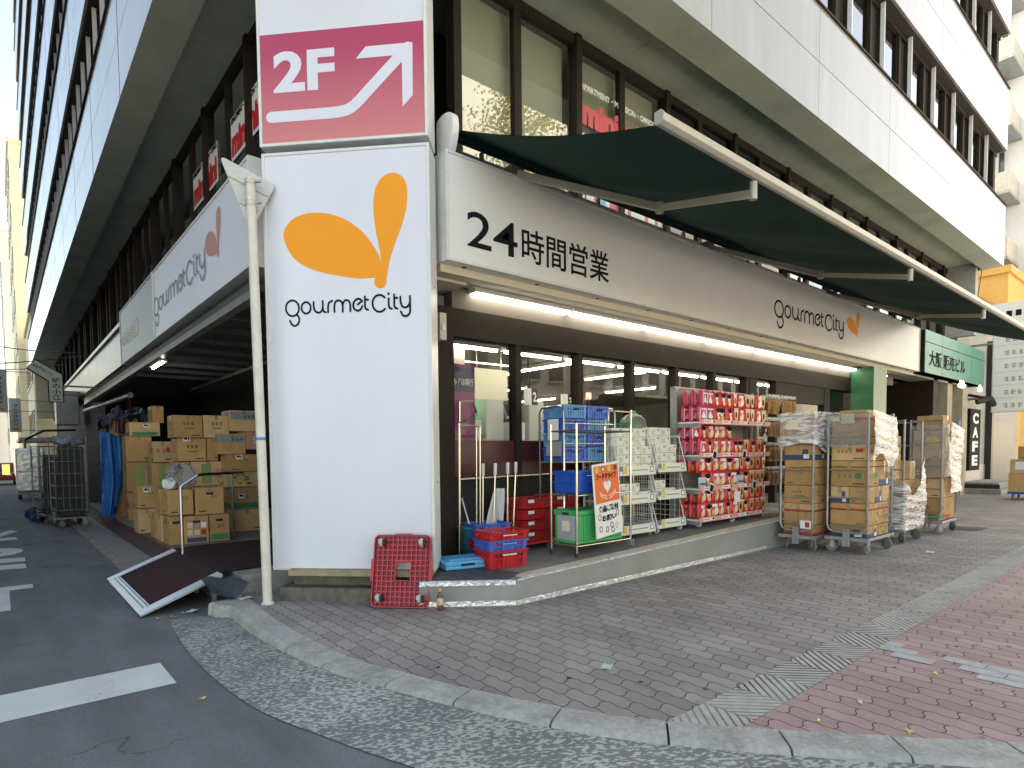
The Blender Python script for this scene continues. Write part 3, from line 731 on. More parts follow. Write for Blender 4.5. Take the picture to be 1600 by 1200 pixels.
# ================================================================== signs
PO = Vector((2.20, 6.20, 0)); PR = Vector((.70711, -.70711, 0)); PN = Vector((-.70711, -.70711, 0)); UZ = Vector((0, 0, 1))
def sign_box(root, w, h, d, m_face, fr=.035):
    """lit-box sign in local x (right), y (up), z (out): face at z=0"""
    mb = MB(); mb.box(fr, w-fr, fr, h-fr, -.05, 0, m_face); mb.build('face', root)
    mb = MB(); mb.box(0, fr, 0, h, -d, .012, M_FRAME); mb.box(w-fr, w, 0, h, -d, .012, M_FRAME); mb.box(fr, w-fr, 0, fr, -d, .0115, M_FRAME); mb.box(fr, w-fr, h-fr, h, -d, .0115, M_FRAME)
    mb.box(fr, w-fr, fr, h-fr, -d+.01, -.052, M_FRAME); mb.build('frame', root, bevel=.004, seg=1)
def at_frame(name, o, r, label, cat, u=UZ):
    t = tag(link(name, None), label, cat); t.matrix_world = frame(o, r, u); return t
s1 = at_frame('pillar_sign', PO+UZ*.308, PR, 'tall white pillar sign with an orange two drop logo and black wordmark', 'sign')
sign_box(s1, 1.722, 4.25, .34, M_WHITE, .03)
me = logo_drops(M_ORANGE).mesh('logo'); link('logo', me, s1, M=Matrix.Translation((.205, 2.855, .003)) @ Matrix.Diagonal((1.0837, 1.0837, 1, 1)))
lw = logo_word(M_INK).mesh('lettering'); link('lettering', lw, s1, M=Matrix.Translation((.21, 2.641, .003)) @ Matrix.Diagonal((1.297, 1.428, 1, 1)))
# marks on the frame
mb = MB(); mb.cyl((1.722, .9, -.2), (1.726, .9, -.2), .012, M_INK); mb.cyl((1.722, 2.9, -.2), (1.726, 2.9, -.2), .012, M_INK); mb.build('screw', s1)

s2 = at_frame('floor_sign', PO+UZ*4.608+PN*.03, PR, 'pink upstairs sign with white 2F and a bent arrow above the pillar sign', 'sign')
M_PINK = None
g = G('pink_fade_vinyl'); z = g.sep(g.pos())[2]
# the vinyl's colour runs from crimson at the top to salmon at the foot
M_PINK = g.done(g.mix(g.rng(z, 4.65, 5.5, 0, 1), (.64, .20, .21), (.46, .045, .125)), .4)
sign_box(s2, 1.722, 3.0, .37, M_WHITE, .03)
K2 = Matrix.Diagonal((1.0837, 1.0837, 1, 1))
mb = MB(); mb.box(.032, 1.69, .032, 1.086, -.004, .004, M_PINK); mb.build('panel', s2)
link('lettering', fit_text('2F', .585, .365, M_WHITE, .035), s2, M=K2 @ Matrix.Translation((.15, .475, .006)))
mb = MB()
ln = smooth_path([(.12, .262), (.5, .262), (.74, .264), (.86, .285), (.95, .345), (1.05, .44), (1.40, .765)], 5); stroke(mb, ln, .1, M_WHITE, .006)
mb.poly([(.935, .72, .0068), (1.40, .72, .0068), (1.46, .82, .0068), (1.03, .82, .0068)], M_WHITE); mb.poly([(1.36, .76, .0066), (1.36, .265, .0066), (1.455, .36, .0066), (1.46, .82, .0066), (1.40, .83, .0066)], M_WHITE); mb.build('arrow', s2).matrix_local = K2
mb = MB(); glyphs(mb, .18, 1.55, 4, .18, M_PRED, .004, random.Random(5)); mb.build('print', s2)

# fascia sign over the shop window
s3 = at_frame('fascia_sign', (3.70, 5.10, 3.51), (1, 0, 0), 'long white fascia sign under the green awning with black opening hours and wordmark', 'sign')
sign_box(s3, 15.25, 1.12, .32, M_FASC, .03)
M_T24 = fit_text('24', .72, .375, M_INK, .004)
link('lettering', M_T24, s3, M=Matrix.Translation((.27, .20, .003)))
link('lettering', fit_text('時間営業', 1.54, .385, M_INK, .006), s3, M=Matrix.Translation((1.06, .185, .003)))
link('lettering', lw, s3, M=Matrix.Translation((7.18, .42, .003)) @ Matrix.Diagonal((3.05, 2.6, 1, 1)))
link('logo', me, s3, M=Matrix.Translation((10.42, .42, .003)) @ Matrix.Diagonal((.60, .53, 1, 1)))
mb = MB()
for k in range(14): mb.cyl((.3+1.1*k, -.004, -.1), (.3+1.1*k, 0, -.1), .028, M_BLACK)
mb.build('drain_hole', s3)

# fascia signs on the alley
M_GLARE = mat('glare_grey_letter', (.30, .31, .36), .5); M_SALM = mat('glare_and_print_salmon', (.55, .27, .22), .5); M_GOLD = mat('cream_letter', (.90, .87, .72), .4)  # glare on the alley sign is painted into its grey letters and salmon drops
s4 = at_frame('fascia_sign', (2.20, 11.7, 3.55), (0, -1, 0), 'white fascia sign on the alley with a glare-paled wordmark and salmon drops', 'sign')
sign_box(s4, 5.10, 1.16, .4, M_WHITE, .03)
link('lettering', lw, s4, M=Matrix.Translation((-.0, .42, .003)) @ Matrix.Diagonal((3.3, 2.6, 1, 1))).data = (lambda c: (c.materials.clear(), c.materials.append(M_GLARE), c)[2])(lw.copy())
o = link('logo', (lambda c: (c.materials.clear(), c.materials.append(M_SALM), c)[2])(me.copy()), s4, M=Matrix.Translation((3.33, .40, .003)) @ Matrix.Diagonal((.60, .56, 1, 1)))
s5 = at_frame('hours_sign', (2.20, 15.35, 3.55), (0, -1, 0), 'grey end sign with cream opening hours beside the alley fascia sign', 'sign')
sign_box(s5, 3.62, 1.16, .4, mat('grey_acrylic', (.30, .305, .34), .35, var=.04), .03)
link('lettering', fit_text('24時間営業', 2.1, .36, M_GOLD, .006), s5, M=Matrix.Translation((.1, .33, .003)))

# window stickers of the first-floor tenant
M_RVIN = mat('red_vinyl', (.62, .03, .04), .4); M_RLIT = mat('pale_red_vinyl', (.66, .12, .13), .4)
def sticker(o, r, w, label, faded):
    t = at_frame('window_sticker', o, r, label, 'sticker')
    mb = MB(); mb.box(.0, w, .0, .62, -.003, 0, M_PAPER); mb.build('backing', t) if not faded else None
    link('lettering', fit_text('minimini', w*.94, .36, M_RVIN if not faded else M_RLIT, .06), t, M=Matrix.Translation((w*.03, .05, .004)))
    link('lettering', fit_text('APARTMENT・MANSION・OFFICE', w*.97, .085, M_PAPER if faded else M_INK, .03), t, M=Matrix.Translation((w*.015, .52, .004)))
sticker((6.46, 5.74, 6.02), (1, 0, 0), 1.75, 'red and white tenant lettering on the third window above the awning', True)
for k, (y, lb) in enumerate(((11.55, 'red lettered white sticker on the alley window left of the triangular road sign'), (9.35, 'red lettered sticker on the alley window right beside the pink sign'))):
    sticker((2.87, y, 5.85), (0, -1, 0), 1.5, lb, False)
mb = MB(); rr = random.Random(4)
for k in range(22): mb.quad((6.6+.085*k, 5.735, 5.05), (6.6+.085*(k+1)-.004, 5.735, 5.05), (6.6+.085*(k+1)-.004, 5.735, 5.45), (6.6+.085*k, 5.735, 5.45), rr.choice((M_RLIT, M_PAPER, M_PAPER, mat('sky_blue_print', (.3, .55, .7), .6))))
tag(mb.build('window_banner'), 'striped pale banner in the window showing between awning and fascia sign', 'banner')

# ================================================================== awning
aw = thing('awning', 'dark green retractable awning stretched out over the shop sign', 'awning', (3.7, 5.3, 4.62))
AX, AL = 0.0, 15.2
def L(x, y, z): return (x-3.7, y-5.3, z-4.62)
mb = MB()
def cloth(u, v, dz=0):
    x = 3.84+(AL-.12)*u; y = 5.28+(2.52-5.28)*v; z = 4.95+(3.83-4.95)*v
    sag = -.10*sin(pi*v)*(1-.3*cos(2*pi*u*6)) + .012*sin(u*90+v*3)*sin(pi*v)
    x += .10*sin(pi*v)*(1-u)**6
    return Vector(L(x, y, z+sag+dz))
mb.grid(lambda u, v: cloth(u, v), 120, 16, M_GREEN); mb.grid(lambda u, v: cloth(u, v, .006), 120, 16, M_GREEN); mb.build('cloth', aw)
mb = MB(); mb.tube([L(3.84, 5.3, 4.93), L(18.9, 5.3, 4.93)], .06, M_GREEN, 14); mb.build('roller', aw)
mb = MB()
prof = [(-.02, -.03), (.02, -.04), (.05, -.015), (.055, .03), (.03, .055), (-.02, .05)]
mb.prism([L(3.70, 2.5-y+.06, 3.82+z) for y, z in prof], (AL+.1, 0, 0), M_AWM)
mb.prism([L(3.685, 2.5-y*1.08+.06, 3.82+z*1.08) for y, z in prof], (.014, 0, 0), M_AWM); mb.build('front_bar', aw, bevel=.006, seg=2)
mb = MB()
hp = smooth_path([(-.10, -.28), (.02, -.30), (.12, -.18), (.17, -.02), (.16, .12), (.08, .18), (-.06, .18), (-.12, .1)], 4, True)
mb.prism([L(3.745, 5.20-p.x, 4.84+p.y) for p in hp], (.085, 0, 0), M_FRAME, smooth=False); mb.build('end_cap', aw, bevel=.012)
for i, (sx, ex, tx) in enumerate(((4.7, 5.75, 5.10), (8.75, 9.9, 9.15), (13.5, 14.6, 12.62+.2))):
    mb = MB(); a, b, c = Vector(L(sx, 5.12, 4.66)), Vector(L(ex, 3.95, 4.16)), Vector(L(tx, 2.58, 3.68))
    def beam(p, q, w, h):
        d = (q-p).normalized(); s_ = d.cross(UZ).normalized()*w/2; n_ = s_.cross(d).normalized()*h/2
        mb.prism([p-s_-n_, p+s_-n_, p+s_+n_, p-s_+n_], q-p, M_AWM)
    beam(a, b, .05, .075); beam(b, c, .045, .065); mb.cyl(b-UZ*.055, b+UZ*.055, .045, M_AWM); mb.cyl(c-UZ*.05, c+UZ*.10, .03, M_AWM)
    mb.box(a.x-.1, a.x+.1, a.y-.03, a.y+.12, a.z-.05, a.z+.07, M_GREYM); mb.build('folding_arm', aw)
mb = MB()
for k in range(8):
    x = 4.3+2.0*k; mb = MB(); mb.box(*[q for ab in ((x-3.7, x-3.7+.16), (.0, .3), (-.0, .05)) for q in ab], M_GREYM); mb.box(x-3.7+.05, x-3.7+.08, .0, .05, .05, .25, M_GREYM); mb.build('bracket', aw)
mb = MB(); mb.box(L(3.9, 0, 0)[0], L(18.8, 0, 0)[0], .12, .16, .16, .2, M_ALU); mb.build('torsion_bar', aw)

# ================================================================== lamps
def tube_lamp(name, label, group, p, q, hw=.05, housing=M_FRAME):
    p, q = Vector(p), Vector(q); d = q-p; t = thing(name, label, 'light', p, 0, group); ax = d.normalized(); sd = ax.cross(UZ).normalized()*hw
    h = MB(); h.prism([-sd*1.25+UZ*.0, sd*1.25+UZ*.0, sd*.9+UZ*.07, -sd*.9+UZ*.07], d, housing); h.build('housing', t)
    h = MB(); h.tube([ax*.03-UZ*.018, d-ax*.03-UZ*.018], .019, M_TUBE, 8); h.build('tube', t); return t
for k in range(8):
    x0 = 4.45+1.72*k
    t = thing('strip_light', 'white strip light under the eave above the shop window', 'light', (x0, 5.66, 3.40), 0, 'strip lights under the eave')
    h = MB(); h.prism([(0, -.10, 0), (0, .08, 0), (0, .08, .07), (0, -.07, .07)], (1.66, 0, 0), M_FRAME); h.build('housing', t)
    h = MB(); h.prism([(.03, -.098, .004), (.03, -.085, -.03), (.03, .03, -.03), (.03, .06, -.001)], (1.60, 0, 0), M_TUBE2); h.build('diffuser', t)
mb = MB(); mb.prism([(0, -.10, 0), (0, .08, 0), (0, .08, .10), (0, -.07, .10)], (.16, 0, 0), M_FRAME)
for k in range(9): tube_lamp('ceiling_light', 'fluorescent tube in the row along the window inside the shop', 'tubes along the window', (4.6+1.35*k, 6.8, 3.03), (5.85+1.35*k, 6.8, 3.03))
for r, (x, ys) in enumerate(((5.75, (7.4,)), (8.4, (7.5, 9.4)), (10.6, (7.6, 11.2)), (13.4, (9.3, 12.9)))):
    for y in ys: tube_lamp('ceiling_light', 'fluorescent tube running away from the window inside the shop', 'tubes running into the shop', (x, y, 3.17), (x-.1, y+1.6, 3.17))
tube_lamp('alley_light', 'small lit tube under the alley fascia sign', None, (2.42, 13.2, 3.26), (2.42, 12.2, 3.26))
# ================================================================== things inside the shop
pn = thing('bank_poster', 'magenta cash machine panel with a navy header inside the first window', 'poster', (4.22, 6.35, .2))
h = MB(); h.box(0, .82, 0, .08, 0, 2.48, mat('magenta_panel', (.30, .03, .15), .4)); h.build('panel', pn); h = MB(); h.box(.42, .821, -.004, .0, 2.12, 2.44, mat('navy_panel', (.02, .02, .12), .4)); h.build('header', pn)
link('lettering', fit_text('イオン銀行', .36, .1, M_PAPER, .02), pn, M=frame((.04, -.006, 2.2), (1, 0, 0), UZ)); link('lettering', fit_text('みずほ銀行', .34, .1, M_PAPER, .02), pn, M=frame((.45, -.008, 2.2), (1, 0, 0), UZ))
bd = thing('hanging_board', 'cream blank board hanging from rails behind the first window', 'board', (5.75, 7.3, 2.35))
h = MB(); h.box(0, .72, 0, .03, 0, .48, mat('cream_board', (.75, .70, .52), .6)); h.build('board', bd); h = MB(); h.box(-.2, .75, .0, .02, .55, .57, M_STEEL); h.cyl((.1, .01, .48), (.1, .01, .85), .006, M_STEEL, 6); h.cyl((.6, .01, .48), (.6, .01, .85), .006, M_STEEL, 6); h.build('rail', bd)
def register(x, y, lb):
    t = thing('checkout_register', lb, 'cash register', (x, y, .74))
    h = MB(); h.box(0, .9, 0, .6, -.5, 1.0, M_GREYP); h.box(.1, .5, .1, .5, 1.0, 1.35, M_PAPER); h.build('counter', t, bevel=.015)
    T = Matrix.Translation((.3, .2, 1.42)) @ Matrix.Rotation(radians(-25), 4, 'X'); h = MB(); h.box(-.2, .2, -.02, .03, 0, .42, M_GREYP, T); h.box(-.18, .18, -.025, -.021, .03, .39, M_DARK, T); h.build('screen', t, bevel=.008)
    h = MB(); h.box(.6, 1.0, .1, .5, 1.0, 1.75, mat('white_cabinet', (.62, .62, .58), .5)); h.build('cabinet', t, bevel=.02)
register(6.0, 7.9, 'white self checkout behind the first window'); register(7.4, 8.3, 'white self checkout behind the second window beside a tall cabinet'); register(9.6, 8.6, 'white self checkout behind the third window')
h = MB(); h.cyl((6.42, 8.2, 1.2), (6.42, 8.2, 2.25), .02, M_BLACK); h.lathe([(.0, 2.47), (.05, 2.46), (.065, 2.4), (.06, 2.33), (0, 2.33)], (6.42, 8.2, -.06), lamp_mat('green_signal', (.1, .9, .25), 1.2)); tag(h.build('signal_lamp'), 'glowing green signal lamp on a pole above the checkout', 'lamp')
h = MB(); h.cyl((9.6, 8.3, 1.2), (9.6, 8.3, 2.6), .02, M_BLACK); h.lathe([(.0, 2.74), (.05, 2.73), (.06, 2.6), (0, 2.6)], (9.6, 8.3, 0), lamp_mat('red_signal', (.9, .08, .05), 1.0)); tag(h.build('signal_lamp'), 'glowing red signal lamp inside the third window', 'lamp')
for x, y, n, lb in ((7.5, 8.0, '2', 'black and white lane sign seen through the second shop window'), (8.9, 8.4, '3', 'black and white lane sign seen through the third shop window')):
    t = thing('lane_sign', lb, 'sign', (x, y, 2.38)); h = MB(); h.box(0, .18, 0, .02, 0, .3, M_PAPER); h.box(.181, .34, 0, .02, 0, .3, M_INK); h.box(.1, .12, .0, .02, .3, .85, M_BLACK); h.build('board', t); link('lettering', fit_text(n, .09, .18, M_PAPER, .02), t, M=frame((.215, -.003, .06), (1, 0, 0), UZ))
rr = random.Random(2)
for k in range(7):
    x = 6.6+1.75*k; t = thing('store_shelf', 'stocked grocery shelf deep inside the shop', 'shelf', (x, 12.6+.3*(k % 2), .24), 0, 'grocery shelves inside the shop')
    h = MB(); h.box(0, 1.3, 0, .5, 0, 1.9, M_IN); h.build('carcass', t); h = MB()
    for r in range(5):
        for c in range(9): h.box(.03+c*.14, .15+c*.14, -.08, -.002, .1+r*.36, .1+r*.36+rr.uniform(.15, .28), rr.choice((M_PRED, M_PAPER, M_PYEL, M_PGRN, M_CREAM, M_CARD)))
    stuff(h.build('goods', t))
h = MB(); h.box(3.90, 3.99, 5.52, 5.655, 2.78, 3.08, M_BEIGE); h.box(3.915, 3.975, 5.505, 5.519, 2.88, 2.96, M_FRAME); tag(h.build('switch_box', bevel=.006), 'beige switch box on the brown door jamb beside the pillar sign', 'switch box')

# ================================================================== crates, bins and poles on the terrace
def crate_mb(Lx, Ly, H, m, taper=.03, slots=True, solid=False):
    """open plastic crate: ribbed tapering walls with slots under a flanged rim; origin at the base centre"""
    mb = MB(); t = .012
    def ring(z, k): return [(-Lx/2+k, -Ly/2+k, z), (Lx/2-k, -Ly/2+k, z), (Lx/2-k, Ly/2-k, z), (-Lx/2+k, Ly/2-k, z)]
    o0, o1 = ring(0, taper), ring(H*.97, .008); i0, i1 = ring(.012, taper+t), ring(H, .008+t)
    mb.poly(list(reversed(o0)), m); mb.poly(i0, m)
    for a in range(4):
        b = (a+1) % 4
        A0, B0, A1, B1 = Vector(o0[a]), Vector(o0[b]), Vector(o1[a]), Vector(o1[b])
        def P(u, v): return (A0.lerp(B0, u)).lerp(A1.lerp(B1, u), v)
        nrm = (B0-A0).cross(A1-A0).normalized()
        # wall of panels with slots left open near the corners
        n = 9; cut = {1, 2, 6, 7} if slots and not solid else set()
        for k in range(n):
            u0, u1 = k/n, (k+1)/n
            if k in cut:
                for v0, v1 in ((0, .22), (.52, .62), (.86, 1)): mb.quad(P(u0, v0), P(u1, v0), P(u1, v1), P(u0, v1), m)
                um = (u0+u1)/2; mb.quad(P(um-.008, .22), P(um+.008, .22), P(um+.008, .86), P(um-.008, .86), m)
            else:
                if k == 4 and slots:
                    for v0, v1 in ((0, .72), (.86, 1)): mb.quad(P(u0, v0), P(u1, v0), P(u1, v1), P(u0, v1), m)
                    for s in (u0, u1-.02): mb.quad(P(s, .72), P(s+.02, .72), P(s+.02, .86), P(s, .86), m)
                else: mb.quad(P(u0, 0), P(u1, 0), P(u1, 1), P(u0, 1), m)
            if k: 
                c = P(u0, 0); d = P(u0, 1); e = (B0-A0).normalized()*.004
                mb.prism([c-e, c+e, c+e+nrm*.010, c-e+nrm*.010], d-c, m)
        I0, J0, I1, J1 = Vector(i0[a]), Vector(i0[b]), Vector(i1[a]), Vector(i1[b])
        if solid: mb.quad(J0, I0, I1, J1, m)
        else: mb.quad(J0, I0, I0.lerp(I1, .5), J0.lerp(J1, .5), m)
        # rim flange and mid rib
        for z0, z1, w_ in ((H*.88, H*.93, .012), (H*.97, H, .014), (H*.52, H*.57, .008)):
            q0 = A0.lerp(A1, z0/H); q1 = B0.lerp(B1, z0/H); r0_ = A0.lerp(A1, z1/H); r1 = B0.lerp(B1, z1/H); nn = Vector((nrm.x, nrm.y, 0)).normalized()*w_
            mb.prism([q0+nn-(q1-q0).normalized()*w_, q1+nn+(q1-q0).normalized()*w_, q1-nn*.6, q0-nn*.6], r0_-q0, m)
    return mb
M_HAND = mat('pale_handle', (.72, .62, .60), .5)
def crate(loc, rz, m, H, label, Lx=.50, Ly=.35, grp=None, solid=False, tagm=True, cat='crate', hm=None):
    t = thing('plastic_crate', label, cat, loc, rz, grp); crate_mb(Lx, Ly, H, m, solid=solid).build('body', t)
    if tagm:
        for s in (-1, 1): h = MB(); h.box(-.09, .09, s*(Ly/2+.008)-.008, s*(Ly/2+.008)+.008, H*.70, H*.78, hm or m); h.build('handle', t, bevel=.003, seg=1)
    return t
# front stack: red, blue, red
CA = radians(-8)
zc = pz(4.1)+.008
crate((4.22, 4.90, zc), CA, M_REDP, .20, 'red ventilated crate at the bottom of the front stack on the terrace corner', hm=M_HAND)
crate((4.225, 4.905, zc+.145), CA, M_BLUEP, .16, 'blue ventilated crate sandwiched between two red crates', hm=M_BLUEL)
crate((4.23, 4.90, zc+.235), CA, M_REDP, .16, 'empty red crate on top of the front stack', hm=M_HAND)
# rear stack against the jamb
crate((4.50, 5.50, zc), CA, M_BLUEP, .12, 'blue crate at the bottom of the rear stack beside the teal bin'); crate((4.50, 5.50, zc+.10), CA, M_REDP, .13, 'red crate in the middle of the rear stack between two blue crates'); crate((4.51, 5.50, zc+.205), CA, M_BLUEP, .20, 'blue open crate on top of the rear stack')
# folded light-blue crate lying on the mat
t = thing('folded_crate', 'light blue folded container lying flat on the black mat', 'crate', (3.85, 5.12, .29), radians(-14))
h = MB(); h.box(-.25, .25, -.18, .18, .0, .04, M_BLUEL); h.box(-.255, .255, -.185, .185, .042, .085, M_BLUEL); h.build('body', t, bevel=.01)
h = MB(); h.box(-.20, .20, -.14, .14, .086, .10, M_BLUEL)
for k in range(5): h.box(-.19+.08*k, -.185+.08*k+.06, -.12, .12, .1005, .104, M_BLUEL)
h.build('lid', t, bevel=.003, seg=1)
h = MB(); h.box(-.08, .08, -.1865, -.184, .035, .06, M_DARK); h.box(-.2565, -.2545, -.06, .06, .04, .062, M_DARK); h.build('grip_slot', t)
# teal bin with a loose stick
h = MB(); h.lathe([(0, .01), (.10, .0), (.135, .34), (.150, .345), (.150, .36), (.13, .36), (.095, .03), (0, .03)], (0, 0, 0), M_CYAN, 20); tag(h.build('waste_bin', None, (4.33, 5.48+.12, pz(4.4))), 'teal round bin beside the brown door jamb', 'bin')
h = MB(); h.cyl((4.30, 5.52, .6), (4.23, 5.60, .98), .009, M_FRAME, 8); tag(h.build('stick'), 'short white stick poking out of the teal bin', 'stick')
# tall wire display frames
def display_frame(x, y, H, label, lean):
    t = thing('display_stand', label, 'stand', (x, y, pz(x)), 0)
    h = MB()
    for dx, dy, k in ((0, 0, 1.0), (.10, .12, 1.16), (.32, .02, .99), (.33, .10, .98)): h.tube([(dx, dy, .0), (dx+lean*k*.5, dy, H*k*.5), (dx+lean*k, dy, H*k)], .010, M_STEEL, 8)
    h.build('leg', t)
    h = MB(); h.tube([(lean, 0, H*.98), (.16+lean, -.03, H*.985), (.36+lean, .03, H*.975)], .009, M_GREYM, 6); h.tube([(lean, 0, H*1.0), (lean+.02, -.16, H*1.02), (lean+.04, -.22, H*1.09)], .008, M_STEEL, 6); h.tube([(lean+.1, .12, H*1.16), (lean+.28, .10, H*1.17)], .008, M_GREYM, 6); h.build('crossbar', t)
    return t
display_frame(4.05, 5.42, 1.58, 'tall thin chrome wire stand leaning by the brown door jamb', .02)
# capped steel poles standing behind the crates
for i, (x, y, H, lb) in enumerate(((4.47, 5.52, 1.1, 'white capped steel pole nearest the jamb behind the blue crate'), (4.58, 5.46, 1.1, 'white capped steel pole second from the jamb'), (4.78, 5.42, 1.1, 'white capped steel pole third from the jamb before the white umbrella bag'), (4.90, 5.46, 1.1, 'white capped steel pole nearest the red crate stack'))):
    t = thing('capped_pole', lb, 'pole', (x, y, pz(x))); ln = (.02, .05, .015, .06)[i]
    h = MB(); h.tube([(0, 0, 0), (ln, 0, H-.13)], .013, M_STEEL, 10); h.build('tube', t); h = MB(); h.cyl((ln, 0, H-.14), (ln*1.1, 0, H), .021, M_FRAME, 12); h.build('cap', t, bevel=.004)
t = thing('wrapped_banner', 'white printed cloth bundle leaning between the capped poles', 'banner', (4.72, 5.60, pz(4.7)))
h = MB(); h.grid(lambda u, v: (-.17+.34*u*(1-.55*v)+.16*v+.015*sin(u*20), .03*sin(u*7+v*4), .04+.74*v), 14, 10, M_PAPER); h.build('cloth', t)
h = MB(); glyphs(h, -.08, .22, 3, .07, M_INK, 0, random.Random(3)); o = h.build('print', t); o.matrix_local = frame((-.04, -.05, .0), (1, 0, .25), (-.25, 0, 1))
# two stacks of dark red crates on dollies
for sx, sy, n, nm in ((5.22, 5.50, 4, 'left'), (5.75, 5.52, 4, 'right')):
    z = pz(sx); w_ = 'nearer the poles' if nm == 'left' else 'behind the chrome rack'
    t = thing('crate_dolly', f'low red wheeled dolly under the red crate stack {w_}', 'dolly', (sx, sy, z))
    h = MB(); h.box(-.27, .27, -.19, .19, .07, .10, M_REDP); h.build('deck', t, bevel=.008)
    for a in (-.21, .21):
        for b in (-.14, .14):
            h = MB(); h.cyl((a-.012, b, .035), (a+.012, b, .035), .035, M_RUBBER, 14); h.build('wheel', t)
    for k in range(n):
        crate((sx+.005*(k % 2), sy, z+.105+.135*k), 0, M_REDP, .13, f'dark red bread crate, {("bottom", "second", "third", "top")[k]} of the stack {w_}', Lx=.52, Ly=.36, tagm=False)
        h = MB(); h.box(-.225, .225, -.150, .150, .02, .1, mat('brown_contents', (.13, .10, .07), .8, var=.3, vscale=30)); tag(h.build('bread_tray', None, (sx, sy, z+.105+.135*k)), f'brown goods inside the {("bottom", "second", "third", "top")[k]} red crate {w_}', 'goods')
        h = MB(); h.box(sx-.20, sx-.10, sy-.201, sy-.199, z+.105+.135*k+.075, z+.105+.135*k+.115, M_PAPER); tag(h.build('crate_label'), f'white label on the {("bottom", "second", "third", "top")[k]} red crate {w_}', 'label')

# ---- chrome rack in front, with containers and the poster
def caster(mb_pair, x, y, R=.05, m=None):
    a, b = mb_pair; a.cyl((x-.014, y, R), (x+.014, y, R), R, m or M_RUBBER, 16)
    b.box(x-.026, x-.018, y-.03, y+.03, R*.8, R*2.25, M_GREYM); b.box(x+.018, x+.026, y-.03, y+.03, R*.8, R*2.25, M_GREYM); b.box(x-.03, x+.03, y-.035, y+.035, R*2.25, R*2.45, M_GREYM)
rk = thing('wire_rack', 'open chrome rack on thin posts holding the orange poster and containers', 'rack', (5.08, 4.57, pz(5.5)))
for dx, dy in ((0, 0), (0, .40), (.98, 0), (.98, .40)):
    h = MB(); h.cyl((dx, dy, .0 if dx < .5 else .10), (dx, dy, 1.52), .0135, M_STEEL, 12); o = h.build('post', rk)
    if dx < .5: h = MB(); h.cyl((dx, dy, .0), (dx, dy, .05), .024, M_BLACK, 12); h.build('foot', o)
    else:
        a, b = MB(), MB(); caster((a, b), dx, dy, .045); a.add(b.v, b.f, M_GREYM); a.build('caster', o)
h = MB()
for z in (.12, .70, 1.44):
    for p, q in (((0, 0), (.98, 0)), ((0, .4), (.98, .4)), ((0, 0), (0, .4)), ((.98, 0), (.98, .4))): h.cyl((*p, z), (*q, z), .009, M_STEEL if z < 1 else mat('brown_bar', (.10, .075, .06), .4, .5), 8)
for z in (.12, .70):
    for k in range(14): h.cyl((.07*k+.03, 0, z+.002), (.07*k+.03, .4, z+.002), .003, M_STEEL, 5)
h.build('shelf', rk)
zr = pz(5.5)
t = thing('storage_box', 'deep blue plastic box on the middle shelf of the chrome rack', 'box', (5.12, 4.62, zr+.716))
h = MB(); h.box(0, .50, 0, .34, 0, .26, M_BLUED); h.build('body', t, bevel=.02); h = MB(); h.box(-.01, .51, -.01, .35, .12, .135, M_BLUED); h.box(-.012, .512, -.012, .352, .225, .258, M_BLUED); h.build('rim', t, bevel=.005); h = MB(); h.box(.18, .30, -.012, -.0125, .2, .21, M_PAPER); h.build('latch', t)
t = thing('folding_container', 'green and grey folding container on the bottom of the chrome rack', 'container', (5.13, 4.60, zr+.135))
h = MB(); h.box(0, .80, 0, .36, 0, .035, M_GREENP); h.box(-.01, .81, -.01, .37, .33, .385, M_GREENP)
for a, b in ((0, 0), (.76, 0), (0, .32), (.76, .32)): h.box(a, a+.04, b, b+.04, .035, .33, M_GREENP)
h.box(.04, .76, .005, .02, .036, .329, M_GREENP)
for k in range(7): h.box(.1+.1*k, .112+.1*k, -.008, .004, .036, .329, M_GREENP)
h.build('frame', t, bevel=.006, seg=1)
h = MB(); h.box(.008, .022, .04, .32, .036, .329, M_GREYP)
for k in range(6): h.box(-.002, .0075, .06+.045*k, .075+.045*k, .05, .31, M_GREYP)
for k in range(3): h.box(-.004, .0075, .05, .31, .08+.09*k, .09+.09*k, M_GREYP)
h.build('end_panel', t); h = MB(); h.box(-.008, -.005, .12, .24, .14, .26, mat('cream_label', (.75, .70, .5), .7)); h.box(.3, .42, -.014, -.012, .05, .17, MATS['cream_label']); h.build('shipping_label', t); h = MB(); h.box(-.014, -.011, .13, .23, .33, .36, M_DARK); h.build('clip', t)
# poster
po = thing('poster', 'orange and white charity poster with a heart hanging tilted from the rack', 'poster', (5.33, 4.53, 1.0)); po.matrix_world = frame((5.35, 4.50, .475+.02), Vector((1, .02, -.02)), Vector((-.17, .02, 1)))
h = MB(); h.box(0, .56, 0, .86, -.012, 0, M_PAPER); h.build('board', po, bevel=.004)
M_ORP = mat('orange_print', (.82, .16, .03), .6)
h = MB(); h.box(.025, .535, .40, .835, .0, .002, M_ORP); h.build('panel', po)
h = MB(); hp = [(.0165*16*sin(a)**3, .0165*(13*cos(a)-5*cos(2*a)-2*cos(3*a)-cos(4*a))) for a in [2*pi*k/40 for k in range(40)]]
h.poly([(.28+x*.3, .59+y*.3, .004) for x, y in reversed(hp)], M_PAPER)
for k in range(2):
    for s in (-1, 1): stroke(h, smooth_path([(.28+s*.02, .47-.03*k), (.28+s*.1, .49-.03*k), (.28+s*.17, .53-.03*k)], 4), .01, M_PAPER, .004+.001*k)
h.build('heart', po)
h = MB()
